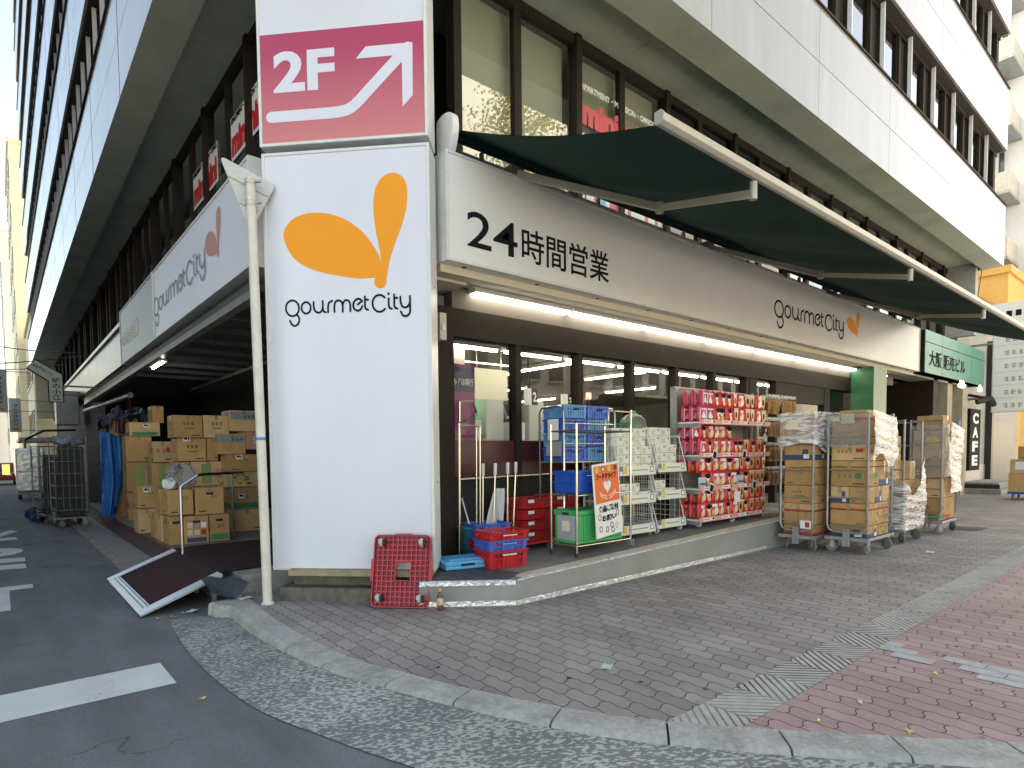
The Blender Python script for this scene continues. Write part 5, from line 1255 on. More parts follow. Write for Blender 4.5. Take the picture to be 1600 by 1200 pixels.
# ================================================================== roll cages
def roll_cage(x0, y0, L_, W_, H, label, z=0., m=None, bars=4, sides=(), rz=0., grp='roll cages'):
    m = m or M_GREYM; t = thing('roll_cage', label, 'roll cage', (x0, y0, z), rz, grp)
    h = MB(); h.box(-.02, L_, 0, .03, .19, .23, m); h.box(-.02, L_, W_-.03, W_, .19, .23, m); h.box(-.03, .02, -.01, W_+.01, .18, .235, m); h.box(L_-.03, L_+.02, -.01, W_+.01, .18, .235, m)
    for k in range(7): h.box(.05+k*(L_-.1)/7, .05+k*(L_-.1)/7+.05, .0305, W_-.0305, .205, .222, m)
    h.box(-.05, .0, W_/2-.045, W_/2+.045, .10, .36, m); h.build('base', t, bevel=.004, seg=1)
    for a in (.08, L_-.08):
        for b in (.05, W_-.05):
            p, q = MB(), MB(); caster((p, q), 0, 0, .075, M_RUBBER); q.cyl((-.03, 0, .075), (.03, 0, .075), .025, M_GREYM, 10); p.add(q.v, q.f, m)
            o = p.build('caster', t, (a, b, 0), random.Random(int(a*97+b*31+x0*7)).uniform(0, 3))
    for e, x in enumerate((-.02, L_)):
        h = MB(); r = .10
        pts = [(x, .02, H), (x, .02, .30+r), (x, .02+r*.3, .30+r*.3), (x, .02+r, .30), (x, W_-.02-r, .30), (x, W_-.02-r*.3, .30+r*.3), (x, W_-.02, .30+r), (x, W_-.02, H)]
        h.tube(pts, .017, m, 10)
        for k in range(bars+1): zz = .40+(H-.42)*k/bars; h.cyl((x, .02, zz), (x, W_-.02, zz), .010, m, 8)
        h.build('end_frame', t)
    for s in sides:
        h = MB(); y = .02 if s == 'near' else W_-.02
        for k in range(bars+1): zz = .40+(H-.42)*k/bars; h.cyl((0, y, zz), (L_, y, zz), .009, m, 8)
        for k in range(1, 5): h.cyl((L_*k/5, y, .40), (L_*k/5, y, H), .007, m, 6)
        h.build('side_frame', t)
    return t
def fill(x0, y0, L_, W_, z0, spec, where, grp):
    """layers of cartons; spec rows: (height, n_along_y, n_along_x, style, words)"""
    z = z0; names = ('bottom', 'second', 'third', 'fourth', 'fifth', 'sixth', 'seventh', 'eighth', 'ninth')
    for li, (h_, ny, nx, st, words) in enumerate(spec):
        for iy in range(ny):
            for ix in range(nx):
                if isinstance(st, (list, tuple)): s_ = st[(iy+ix) % len(st)]
                else: s_ = st
                pos = ''
                if ny > 1: pos += (' street side' if iy == 0 else ' shop side')
                if nx > 1: pos += (' front' if ix == 0 else (' rear' if ix == nx-1 else ' middle'))
                a, b = W_/ny, L_/nx
                carton(x0+ix*b+.004, x0+(ix+1)*b-.004, y0+iy*a+.004, y0+(iy+1)*a-.004, z, z+h_-.004, f'{words} carton, {names[li]} layer{","*bool(pos)}{pos} {where}', s_, grp=grp)
        z += h_
    return z
# cage 1, next to the terrace
roll_cage(9.25, 3.72, .95, .50, 2.02, 'loaded roll cage nearest the red snack display')
fill(9.29, 3.76, .86, .42, .235, ((.15, 1, 2, 'bandred', 'red footed'), (.20, 2, 2, 'plain', 'plain brown'), (.12, 1, 2, 'bandred', 'flat red banded'), (.27, 1, 2, 'text', 'three character'), (.26, 1, 2, 'small', 'fine printed'), (.12, 1, 2, 'plain', 'flat brown'), (.22, 1, 2, 'navy', 'navy footed'), (.24, 2, 2, 'plain', 'scuffed brown'), (.16, 1, 2, 'small', 'uppermost brown')), 'of the cage nearest the red display', 'cartons in the cage nearest the display')
# cage 2, in front
roll_cage(9.50, 3.10, .95, .56, 2.02, 'loaded roll cage standing foremost on the pavement')
fill(9.54, 3.135, .86, .49, .235, ((.17, 1, 2, ('navy', 'fruit'), 'navy and fruit printed'), (.22, 1, 3, ('plain', 'fruit', 'fruit'), 'pale printed'), (.10, 1, 2, 'bandred', 'flat red banded'), (.24, 2, 3, ('small', 'navy', 'plain'), 'square brown'), (.28, 1, 2, ('green', 'navy'), 'green lettered'), (.09, 1, 2, 'small', 'flat brown'), (.24, 1, 2, ('red', 'plain'), 'red lettered'), (.10, 1, 2, 'plain', 'flat plain'), (.24, 1, 2, 'plain', 'film covered brown')), 'of the foremost cage', 'cartons in the foremost cage')
carton(9.62, 10.2, 3.2, 3.55, 1.92, 2.06, 'flat brown carton lying on top of the foremost cage', 'bandred')
# cage 3: half empty behind a torn film
roll_cage(11.05, 3.12, .85, .52, 1.95, 'half filled roll cage in the middle with torn clear film')
fill(11.09, 3.16, .76, .44, .235, ((.16, 1, 2, 'redall', 'salmon red'), (.16, 1, 2, 'bandred', 'red banded'), (.16, 1, 2, 'redall', 'upper salmon red')), 'of the half filled cage', 'cartons in the half filled cage')
carton(11.3, 11.8, 3.2, 3.56, .735, 1.0, 'dark shadowed carton on the red ones in the half filled cage', 'plain'); carton(11.1, 11.45, 3.3, 3.56, 1.0, 1.42, 'tall brown carton at the back of the half filled cage', 'small'); carton(11.46, 11.7, 3.17, 3.5, 1.002, 1.3, 'pale open carton with bottles print in the half filled cage', 'lime', card=M_CARD2); carton(11.12, 11.44, 3.3, 3.56, 1.425, 1.7, 'brown carton topmost in the half filled cage', 'plain')
h = MB(); h.box(11.0, 11.02, 3.22, 3.40, 1.35, 1.78, M_PAPER); tag(h.build('paper_notice'), 'pale paper sheet hanging on the half filled cage', 'notice')
# cage 4
roll_cage(12.65, 3.02, .95, .50, 2.0, 'loaded roll cage farthest down the pavement')
z4 = fill(12.69, 3.06, .86, .42, .235, ((.40, 1, 3, ('greenband', 'bandred', 'plain'), 'mixed print'), (.34, 1, 2, 'plain', 'film covered brown'), (.34, 1, 2, 'small', 'middle brown'), (.30, 1, 2, 'plain', 'upper brown'), (.20, 1, 2, 'small', 'yellow tagged')), 'of the farthest cage', 'cartons in the farthest cage')
carton(12.66, 13.2, 3.05, 3.42, z4, z4+.25, 'big brown carton on top of the farthest cage', 'small')
h = MB(); h.box(12.64, 12.66, 3.10, 3.28, z4-.28, z4-.12, M_PYEL); h.box(12.75, 12.9, 3.03, 3.045, z4-.28, z4-.12, M_PYEL); tag(h.build('yellow_card'), 'yellow card tucked under the film of the farthest cage', 'card')
h = MB(); h.box(9.465, 9.472, 3.30, 3.47, 1.86, 2.0, MATS['cream_label']); tag(h.build('cage_tag'), 'cream paper tag on the top rail of the foremost cage', 'tag')
h = MB(); h.box(9.20, 9.207, 3.95, 4.12, 1.80, 1.93, MATS['cream_label']); tag(h.build('cage_tag'), 'cream paper tag on the top rail of the cage nearest the display', 'tag')
h = MB(); h.box(9.20, 9.207, 3.75, 3.90, .34, .46, M_PAPER); h.box(9.198, 9.2, 3.77, 3.83, .36, .44, M_PRED); tag(h.build('cage_tag'), 'white paper tag low on the cage nearest the display', 'tag')
# stretch film: crumpled sheets around the cages
def wrap(label, pts, z0f, z1f, seed, nu=60, nv=40, amp=.012, m=None):
    rnd = random.Random(seed); ph = [rnd.uniform(0, 6) for _ in range(6)]; P = [Vector((*p, 0)) for p in pts]; Ls = [(b-a).length for a, b in zip(P, P[1:])]; T_ = sum(Ls)
    def at(u):
        d = u*T_
        for a, b, l in zip(P, P[1:], Ls):
            if d <= l+1e-6: return a.lerp(b, d/l), (b-a).normalized()
            d -= l
        return P[-1], (P[-1]-P[-2]).normalized()
    def f(u, v):
        p, t = at(u); n = Vector((t.y, -t.x, 0)); z0, z1 = z0f(u), z1f(u); z = z0+(z1-z0)*v
        d = amp*(1.2*sin(5*z+3*u+ph[0])+.5*sin(17*z-4*u+ph[1])+.3*sin(48*z+7*u+ph[2])+.4*sin(9*u+ph[3]))
        q = p+n*(.03+d); return (q.x, q.y, z)
    h = MB(); h.grid(f, nu, nv, m or M_WRAP); return tag(h.build('stretch_wrap'), label, 'wrap')
wrap('stretch film hooded over the upper half of the cage nearest the display', [(9.22, 4.2), (9.22, 3.71), (10.2, 3.71)], lambda u: 1.50+.1*sin(7*u), lambda u: 2.05, 1)
wrap('bunched white film over the upper side of the foremost cage', [(9.49, 3.09), (10.46, 3.09), (10.46, 3.4)], lambda u: 1.15+.28*abs(sin(5*u+.6)), lambda u: 2.04-.1*u, 2, amp=.013)
wrap('clear film over the end of the foremost cage', [(9.47, 3.66), (9.47, 3.10)], lambda u: 1.52, lambda u: 2.0, 3, 30, 20, .012, M_CLEAR)
wrap('torn clear film hanging like a hammock on the half filled cage', [(11.02, 3.6), (11.02, 3.11), (11.92, 3.11)], lambda u: .22, lambda u: .75+.95*abs(u-.55)**1.3*1.8, 4, amp=.014)
wrap('white film wound round the farthest cage', [(12.9, 3.01), (13.64, 3.01), (13.64, 3.4)], lambda u: .72, lambda u: 1.95-.2*u, 5, amp=.013)
wrap('clear film over the near end of the farthest cage', [(12.62, 3.5), (12.62, 3.01), (12.9, 3.01)], lambda u: 1.0, lambda u: 1.9, 6, 40, 24, .02, M_CLEAR)
h = MB(); h.poly([(13.6, 2.75, .012), (14.3, 2.72, .012), (14.2, 3.2, .012), (13.7, 3.2, .012)], M_MARP); tag(h.build('floor_cloth'), 'flat maroon cloth on the pavement behind the farthest cage', 'cloth')

# ================================================================== things on the pavement corner
# red dolly leaning on the pillar sign, castors outwards
dl = thing('platform_dolly', 'red plastic dolly leaning upside down against the white pillar sign', 'dolly', (0, 0, 0))
bl, br, tl = Vector((2.79, 5.19, .012)), Vector((3.20, 4.78, .012)), Vector((2.995, 5.285, .72))
r_ = (br-bl).normalized(); u_ = (tl-bl); u_ = (u_-r_*u_.dot(r_)).normalized(); dl.matrix_world = frame(bl+PN*.02, r_, u_)
DW, DH = .575, .715
M_DRED = mat('dolly_red', (.50, .028, .045), .45, var=.12, vscale=18); M_DSHADE = mat('dolly_deck_shaded', (.20, .006, .012), .5, var=.15, vscale=25)  # deck colour carries painted shade so the lighter ribs stand out
h = MB()
hx0, hx1, hy0, hy1 = DW*.40, DW*.66, DH*.37, DH*.62
h.box(.015, hx0, .015, DH-.015, -.035, -.022, M_DSHADE); h.box(hx1, DW-.015, .015, DH-.015, -.035, -.022, M_DSHADE); h.box(hx0, hx1, .015, hy0, -.035, -.022, M_DSHADE); h.box(hx0, hx1, hy1, DH-.015, -.035, -.022, M_DSHADE)
h.build('deck', dl)
h = MB()
def bar(x0, y0, x1, y1, z1=0., w_=.0055):
    if x0 == x1: h.box(x0-w_, x0+w_, y0, y1, -.0265, z1, M_DRED)
    else: h.box(x0, x1, y0-w_, y0+w_, -.0265, z1-.0008, M_DRED)
for k in range(1, 12):
    x = DW*k/12
    if hx0-.01 < x < hx1+.01: bar(x, .02, x, hy0-.006, -.002, .0055); bar(x, hy1+.006, x, DH-.02, -.002, .0055)
    else: bar(x, .02, x, DH-.02, -.002, .0055)
for k in range(1, 14):
    y = DH*k/14
    if hy0-.01 < y < hy1+.01: bar(.02, y, hx0-.006, y, -.002, .0055); bar(hx1+.006, y, DW-.02, y, -.002, .0055)
    else: bar(.02, y, DW-.02, y, -.002, .0055)
h.build('rib', dl)
h = MB()
R = .05; ou = [(DW-R+R*cos(a), R+R*sin(a)) for a in [radians(q) for q in range(-90, 1, 15)]]+[(DW-R+R*cos(a), DH-R+R*sin(a)) for a in [radians(q) for q in range(0, 91, 15)]]+[(R+R*cos(a), DH-R+R*sin(a)) for a in [radians(q) for q in range(90, 181, 15)]]+[(R+R*cos(a), R+R*sin(a)) for a in [radians(q) for q in range(180, 271, 15)]]
for (a, b) in ((ou, [(DW/2+(x-DW/2)*.965, DH/2+(y-DH/2)*.972) for x, y in ou]),):
    n = len(a)
    h.add([(x, y, .006) for x, y in a]+[(x, y, .006) for x, y in b]+[(x, y, -.04) for x, y in a]+[(x, y, -.04) for x, y in b], [(i, (i+1) % n, n+(i+1) % n, n+i) for i in range(n)]+[(2*n+i, 2*n+(i+1) % n, (i+1) % n, i) for i in range(n)]+[(n+i, n+(i+1) % n, 3*n+(i+1) % n, 3*n+i) for i in range(n)], M_DRED)
for x0, x1, y0, y1 in ((hx0-.008, hx0, hy0, hy1), (hx1, hx1+.008, hy0, hy1), (hx0-.008, hx1+.008, hy0-.008, hy0), (hx0-.008, hx1+.008, hy1, hy1+.008)): h.box(x0, x1, y0, y1, -.0355, .003, M_DRED)
h.box(DW*.36, DW*.66, DH-.002, DH+.012, -.03, .004, M_DRED); h.box(-.02, .002, DH*.36, DH*.66, -.03, .004, M_DRED); h.box(DW-.002, DW+.02, DH*.36, DH*.66, -.03, .004, M_DRED)
h.build('rim', dl)
M_CW = mat('castor_grey', (.50, .50, .50), .5, var=.15, vscale=20)
for x in (.085, DW-.085):
    for y in (.085, DH-.085):
        h = MB(); h.cyl((x-.012, y, .055), (x+.016, y, .055), .042, M_CW, 18); h.cyl((x-.014, y, .055), (x-.010, y, .055), .022, M_GREYM, 12)
        o = h.build('castor', dl, bevel=.003, seg=1); h = MB(); h.box(x+.017, x+.034, y-.03, y+.032, -.02, .075, M_BLACK); h.box(x-.03, x+.034, y-.03, y+.03, -.026, .0, M_GREYM); h.box(x-.028, x-.016, y-.012, y+.03, .0, .07, M_CW); h.build('fork', o)
# bottle beside it
bt = thing('bottle', 'small plastic drink bottle with an orange cap beside the red dolly', 'bottle', (3.245, 4.66, .004))
h = MB(); h.lathe([(0, 0), (.028, .0), (.032, .01), (.032, .05), (.029, .06), (.032, .07), (.032, .12), (.024, .15), (.012, .17), (.012, .185), (0, .185)], (0, 0, 0), mat('tea_bottle', (.16, .07, .03), .12, var=.1), 18); h.build('body', bt); h = MB(); h.lathe([(.0335, .055), (.0337, .06), (.0337, .115), (.0333, .12)], (0, 0, 0), mat('bottle_label', (.62, .42, .30), .5, var=.4, vscale=45), 18); h.build('label_band', bt); h = MB(); h.lathe([(.0135, .182), (.015, .185), (.015, .208), (.012, .21), (0, .21)], (0, 0, 0), mat('orange_cap', (.85, .30, .04), .4), 16); h.build('cap', bt)
# pole with the back of a triangular road sign
pl = thing('sign_post', 'cream white post with the grey back of a triangular road sign', 'sign post', (2.075, 6.045, .0))
h = MB(); h.tube([(0, 0, 0), (-.04, .03, 4.20)], .046, M_POLE, 20); h.lathe([(.046, 0), (.047, .03), (.02, .05), (0, .055)], (-.04, .03, 4.2), M_POLE, 20); h.lathe([(.07, .0), (.06, .012), (.047, .03)], (0, 0, 0), M_POLE, 20); h.build('post', pl)
M_SBK = mat('sign_back', (.56, .54, .49), .45, .35, var=.06, dirt=.12, dscale=6)
W0 = Vector((2.075, 6.045, 0)); TA, TB, TC = [Vector(p)-W0 for p in ((1.800, 6.245, 4.450), (2.285, 6.065, 4.225), (2.045, 6.155, 3.735))]
nrm = (TB-TA).cross(TC-TA).normalized()
if nrm.dot(Vector((1, 1, 0))) > 0: nrm = -nrm            # towards the camera side of the plate
V3 = [TA, TC, TB]; tp = []
for i in range(3):
    p_, q_, r_3 = V3[i-1], V3[i], V3[(i+1) % 3]; a_ = (p_-q_).normalized(); b_ = (r_3-q_).normalized()
    for k in range(7): t_ = k/6; tp.append(q_+a_*.07*(1-t_)**2+b_*.07*t_**2)
cen = (TA+TB+TC)/3; n = len(tp)
h = MB(); h.prism(tp, -nrm*.004, M_SBK)
h.add(list(tp)+[cen+(q-cen)*1.012-nrm*.022 for q in tp], [(i, (i+1) % n, n+(i+1) % n, n+i) for i in range(n)], M_SBK); h.build('sign_plate', pl)
ex = (TB-TA).normalized()
for f, wd in ((.24, .20), (.58, .09)):
    h = MB(); c_ = (TA+TB)/2*(1-f)+TC*f+nrm*.002; ey = nrm.cross(ex)
    h.prism([c_-ex*wd-ey*.014, c_+ex*wd-ey*.014, c_+ex*wd+ey*.014, c_-ex*wd+ey*.014], nrm*.012, M_SBK); zc_ = c_.z
    h.cyl((-.04*zc_/4.2, .03*zc_/4.2, zc_-.025), (-.04*zc_/4.2, .03*zc_/4.2, zc_+.025), .053, M_SBK, 18); h.cyl((-.04, .03, zc_), (c_.x, c_.y, zc_), .02, M_SBK, 8); h.cyl((-.03, .02, zc_), (.04, -.045, zc_), .012, M_GREYM, 8); h.build('clamp', pl)
h = MB(); h.lathe([(.0475, 1.66), (.048, 1.661), (.048, 1.69), (.0475, 1.691)], (-.017, .012, 0), mat('blue_sticker', (.1, .3, .6), .5), 20); h.build('sticker', pl)
# ramp and handrail
M_MAT2 = M_MAROON
rp = thing('ramp', 'portable aluminium ramp with a dark maroon carpet leading up from the alley', 'ramp', (1.05, 6.78, -.11))
def RZ(x): return .02+(.30)*(x/.80)
h = MB()
for y0, y1 in ((0, .20), (2.2, 2.40)):
    h.prism([(0, y0, 0), (.80, y0, .30), (.80, y0, .335), (-.01, y0, .02)], (0, y1-y0, 0), M_ALU)
h.prism([(.0, .20, .0), (.14, .20, .052), (.14, .20, .072), (-.01, .20, .018)], (0, 2.0, 0), M_ALU)
h.prism([(.055, .20, .048), (.062, .20, .05), (.062, .20, .054), (.055, .20, .052)], (0, 2.0, 0), M_DARK); h.prism([(.095, .20, .063), (.102, .20, .066), (.102, .20, .070), (.095, .20, .067)], (0, 2.0, 0), M_DARK)
h.build('frame', rp, bevel=.004, seg=1)
h = MB(); h.prism([(.12, .202, .05), (.82, .202, .315), (.82, .202, .325), (.12, .202, .068)], (0, 1.996, 0), M_MAT2); h.build('carpet', rp)
h = MB(); [h.box(.70, .74, y, y+.04, 0, .28, M_GREYM) for y in (.05, .8, 1.6, 2.3)]; h.build('leg', rp)
h = MB(); h.grid(lambda u, v: (1.86+1.9*u, 6.98+2.35*v+.2*u*(1-v), .212+.004*sin(9*u+5*v)), 10, 10, M_MAT2); tag(h.build('carpet'), 'dark maroon carpet runner laid on the platform behind the ramp', 'carpet')
h = MB(); h.grid(lambda u, v: (1.62+.42*u-.1*v*u, 6.36+.40*v+.02*sin(8*u), .20-.16*(1-v)*abs(sin(3*u+.4))+.02*sin(6*u)), 10, 8, M_MAT); tag(h.build('rubber_sheet'), 'wrinkled grey rubber sheet between the ramp and the sign post', 'sheet')
mb = MB(); mb.box(2.02, 3.1, 6.7, 7.31, -.1, .195, M_CONC); struct(mb.build('platform_edge'))
hd = thing('handrail', 'bent steel handrail with a dark brown grip beside the ramp', 'handrail', (1.86, 8.64, .20))
h = MB(); h.tube([(0, 0, 0), (.0, 0, .90), (.02, .0, .925), (.22, .02, 1.05)], .019, M_ALU, 12); h.build('post', hd); h = MB(); h.tube([(.22, .02, 1.05), (.30, .12, 1.06), (2.0, 3.0, 1.00)], .021, mat('brown_grip', (.06, .03, .025), .4), 10); h.build('grip', hd)
for dx, dy in ((1.1, 1.5), (1.98, 2.96)): h = MB(); h.cyl((dx, dy, 0), (dx, dy, 1.0), .016, M_GREYM, 10); h.build('post', hd)
# ================================================================== alley
ME = mat('dark_steel', (.27, .27, .275), .4, .7, var=.2)
roll_cage(1.02, 17.0, .62, .85, 2.15, 'empty dark roll cage nearer the blue sheet on the alley edge', -.12, ME, 6, ('near', 'far'), radians(4), 'dark roll cages on the alley')
roll_cage(.80, 18.3, .60, .85, 1.95, 'empty dark roll cage farther up the alley edge', -.12, ME, 6, ('near', 'far'), radians(10), 'dark roll cages on the alley')
M_SLAT = mat('black_cage_liner', (.022, .024, .03), .5, var=.3, vscale=9)
for nm, x0, y0, L_, z1 in (('nearer', 1.08, 17.25, .52, 1.78), ('farther', .84, 18.5, .5, 1.6)):
    h = MB()
    for k in range(26): h.box(x0, x0+L_, y0, y0+.5, .14+k*(z1-.14)/26, .14+(k+.75)*(z1-.14)/26, M_SLAT)
    h.box(x0+.03, x0+L_-.03, y0+.02, y0+.48, .1, z1, M_DARK); tag(h.build('tray_stack'), f'stack of black trays inside the {nm} dark roll cage', 'trays')
crumple('plastic_bag', 'grey plastic bag on top of the nearer dark roll cage', 'bag', 1.3, 17.5, 1.80, .26, .22, mat('grey_bag', (.32, .35, .40), .3, var=.3, vscale=14), 8)
crumple('plastic_bag', 'dark blue bag on the ground beside the dark roll cages', 'bag', .72, 19.2, -.12, .22, .36, mat('navy_bag', (.02, .06, .16), .4), 9)
M_SILV = mat('silver_sheet', (.62, .64, .67), .32, .75, var=.2, vscale=5, bump=1., bscale=5)
sc = thing('insulated_cage', 'roll cage under a crinkled silver insulating cover in the alley', 'roll cage', (.5, 30.0, -.12))
h = MB(); h.box(0, .95, 0, .8, .30, 2.05, M_SILV); h.build('cover', sc, bevel=.06, seg=3); h = MB(); h.box(0, .95, 0, .8, .2, .28, M_GREYM); [h.cyl((a, b, .0), (a, b, .2), .06, M_BLACK, 10) for a in (.1, .85) for b in (.1, .7)]; h.build('base', sc)
h = MB(); h.box(-.0, .95, -.012, -.001, 1.1, 1.13, M_GREYM); h.box(.72, .75, -.012, -.001, .3, 2.0, M_GREYM); h.build('strap', sc)
# angled projecting shop sign
sg = thing('projecting_sign', 'white angled projecting sign with dark characters on the alley wall', 'sign', (0, 24.0, 0))
h = MB(); ol = [(.76, 4.26), (1.195, 4.74), (1.72, 4.16), (1.69, 3.385), (1.345, 3.37), (1.336, 4.03)]
ol = [(.80, 4.40), (1.02, 4.70), (1.735, 4.26), (1.735, 3.36), (1.34, 3.36), (1.34, 4.03)]
h.prism([(x, 0, z) for x, z in ol], (0, .28, 0), mat('sign_white', (.72, .74, .66), .5)); h.build('box', sg); h = MB(); P_ = [Vector((x, -.004, z)) for x, z in ol]; h.tube(P_, .022, M_BLACK, 6, closed=True); h.build('frame', sg)
link('lettering', fit_text('味\nの\n小\n江', .24, .74, mat('dark_green_ink', (.02, .06, .05), .5), .02), sg, M=frame((1.43, -.006, 3.41), (1, 0, 0), UZ))
link('lettering', fit_text('居酒屋味の小江', .60, .09, MATS['dark_green_ink'], .01), sg, M=frame((.93, -.006, 4.50), (.85, 0, -.52), (.52, 0, .85)))
h = MB(); h.cyl((1.7, .1, 3.9), (2.75, .1, 3.9), .03, M_GREYM, 8); h.cyl((1.7, .1, 3.6), (2.75, .1, 3.7), .03, M_GREYM, 8); h.build('bracket', sg)
for k, (x0, x1, z0, z1, y, lb) in enumerate(((-.12, .45, 3.95, 6.2, 40, 'upper white vertical banner at the far left of the alley'), (.50, 1.02, 2.95, 4.75, 40.5, 'lower white vertical banner hanging beside the cream building'))):
    t = thing('shop_banner', lb, 'banner', (x0, y, z0)); h = MB(); h.box(0, x1-x0, 0, .12, 0, z1-z0, M_PAPER); h.build('panel', t); link('lettering', fit_text('フ\nー\nド\nサ\nロ\nン', .22, (z1-z0)*.62, M_INK, .02), t, M=frame((.16, -.005, (z1-z0)*.2), (1, 0, 0), UZ)); h = MB(); h.box(.1, .42, -.006, -.001, .08, .22, M_ORANGE); h.build('emblem', t); h = MB(); h.cyl((0, .06, z1-z0-.1), (2.6, .06, z1-z0-.1), .02, M_GREYM, 6); h.cyl((0, .06, .1), (2.6, .06, .1), .02, M_GREYM, 6); h.build('bracket', t)
h = MB(); h.box(1.9, 2.7, 30.0, 30.9, 2.9, 4.3, M_GREYM); tag(h.build('air_conditioner', bevel=.03), 'grey air conditioner box hung on the alley wall beyond the angled sign', 'air conditioner')
h = MB(); h.tube([(.9, 33, 2.35), (1.6, 33, 2.75), (2.8, 33, 2.8)], .05, M_DARK, 8); h.tube([(.9, 33, -.1), (.9, 33, 2.4)], .05, ME, 8); h.box(.7, 2.8, 33.1, 38, 2.3, 2.45, M_GREYM); tag(h.build('canopy_frame'), 'dark pipe canopy over the alley shop fronts', 'canopy')
h = MB(); h.box(2.0, 2.9, 21, 24, .2, 1.9, mat('grey_shutter_box', (.16, .16, .15), .6, var=.2)); tag(h.build('locker', bevel=.02), 'grey locker cabinet against the alley wall behind the cages', 'locker')
for i, (a, b, s) in enumerate((((-4, 44, 9.2), (2.7, 30, 5.9), .5), ((-4, 50, 8.0), (2.8, 36, 6.2), .6), ((-6, 42, 6.6), (2.8, 27, 5.4), .4))):
    p, q = Vector(a), Vector(b); h = MB(); h.tube([p.lerp(q, t/14)-UZ*s*4*(t/14)*(1-t/14) for t in range(15)], .022, M_BLACK, 5); tag(h.build('cable'), ('highest of the black cables strung across the alley', 'middle black cable strung across the alley', 'lowest black cable strung across the alley')[i], 'cable', 'cables across the alley')
# far buildings
def block(name, label, x0, x1, y0, y1, z1, wall, storey=3.3, wd=1.2, face='-y', wins=True, glass=None):
    t = thing(name, label, 'building', ((x0+x1)/2, (y0+y1)/2, -.12)); cx, cy = (x0+x1)/2, (y0+y1)/2
    h = MB(); h.box(x0-cx, x1-cx, y0-cy, y1-cy, 0, z1+.12, wall); h.box(x0-cx-.12, x1-cx+.12, y0-cy-.12, y1-cy+.12, z1+.121, z1+.45, wall); h.build('wall', t)
    if wins:
        n = 0; z = storey
        while z+2 < z1 and n < 96:
            if '-y' in face:
                x = x0+1.0
                while x+wd < x1-.6 and n < 96:
                    h = MB(); h.box(x-cx, x+wd-cx, y0-cy-.05, y0-cy-.002, z, z+1.5, glass or M_GLASSD); h.box(x-cx-.06, x+wd-cx+.06, y0-cy-.10, y0-cy-.002, z-.09, z-.001, M_FRAME); h.box(x-cx, x+wd-cx, y0-cy-.06, y0-cy-.055, z+.7, z+.78, M_FRAME); h.build('window', t); x += wd+1.1; n += 1
            if '-x' in face:
                y = y0+1.0
                while y+wd < y1-.6 and n < 96:
                    h = MB(); h.box(x0-cx-.05, x0-cx-.002, y-cy, y+wd-cy, z, z+1.5, glass or M_GLASSD); h.box(x0-cx-.10, x0-cx-.002, y-cy-.06, y+wd-cy+.06, z-.09, z-.001, M_FRAME); h.build('window', t); y += wd+1.1; n += 1
            if '+y' in face:
                x = x0+1.0
                while x+wd < x1-.6 and n < 96:
                    h = MB(); h.box(x-cx, x+wd-cx, y1-cy+.002, y1-cy+.05, z, z+1.5, glass or M_DARK); h.box(x-cx-.06, x+wd-cx+.06, y1-cy+.002, y1-cy+.12, z-.09, z-.001, M_FRAME); h.build('window', t); x += wd+1.1; n += 1
            z += storey
    return t
MG = mat('window_dark', (.05, .06, .07), .1)
block('apartment_block', 'tall cream building beyond the end of the office block on the alley', 1.45, 9, 58, 70, 25.4, mat('cream_render', (.78, .70, .50), .8, var=.04), face='-x', glass=MG)
block('apartment_block', 'narrow pale building behind the tall cream one at the alley end', .9, 8, 76, 90, 24, mat('pale_render', (.72, .70, .66), .8, var=.05), face='-x', glass=MG)
block('apartment_block', 'low beige building on the alley below the tall cream one', 1.9, 8, 47.0, 57, 10.6, M_CREAM, face='-x', glass=MG)
block('shop_house', 'small building closing the far end of the alley', -6, 1.2, 95, 104, 12, mat('warm_grey', (.5, .47, .42), .8), face='-y', glass=MG)
h = MB(); h.box(.1, .45, 44.2, 44.5, -.3+.9, 1.2, lamp_mat('lit_yellow_sign', (1, .6, .08), .25)); tag(h.build('lit_sign'), 'small glowing yellow sign far up the alley', 'sign')
# red car seen far up the alley
cr = thing('parked_car', 'dark red car parked far up the alley', 'car', (-.9, 47, -.12))
h = MB(); h.prism([(0, 0, .3), (0, 0, .75), (0, .9, .85), (0, 1.5, 1.38), (0, 3.0, 1.4), (0, 3.8, .95), (0, 4.1, .9), (0, 4.1, .3)], (1.6, 0, 0), mat('car_red', (.25, .012, .02), .25)); h.build('body', cr, bevel=.06)
h = MB(); h.prism([(.1, .93, .88), (1.5, .93, .88), (1.42, 1.44, 1.33), (.18, 1.44, 1.33)], (0, -.015, .015), MG); h.build('windscreen', cr)
for a in (0, 1.6):
    for b in (.8, 3.3): h = MB(); h.cyl((a-.05, b, .31), (a+.05, b, .31), .31, M_BLACK, 16); h.build('wheel', cr)
for a in (.15, 1.2): h = MB(); h.box(a, a+.25, -.02, .0, .6, .72, M_PAPER); h.build('headlight', cr)

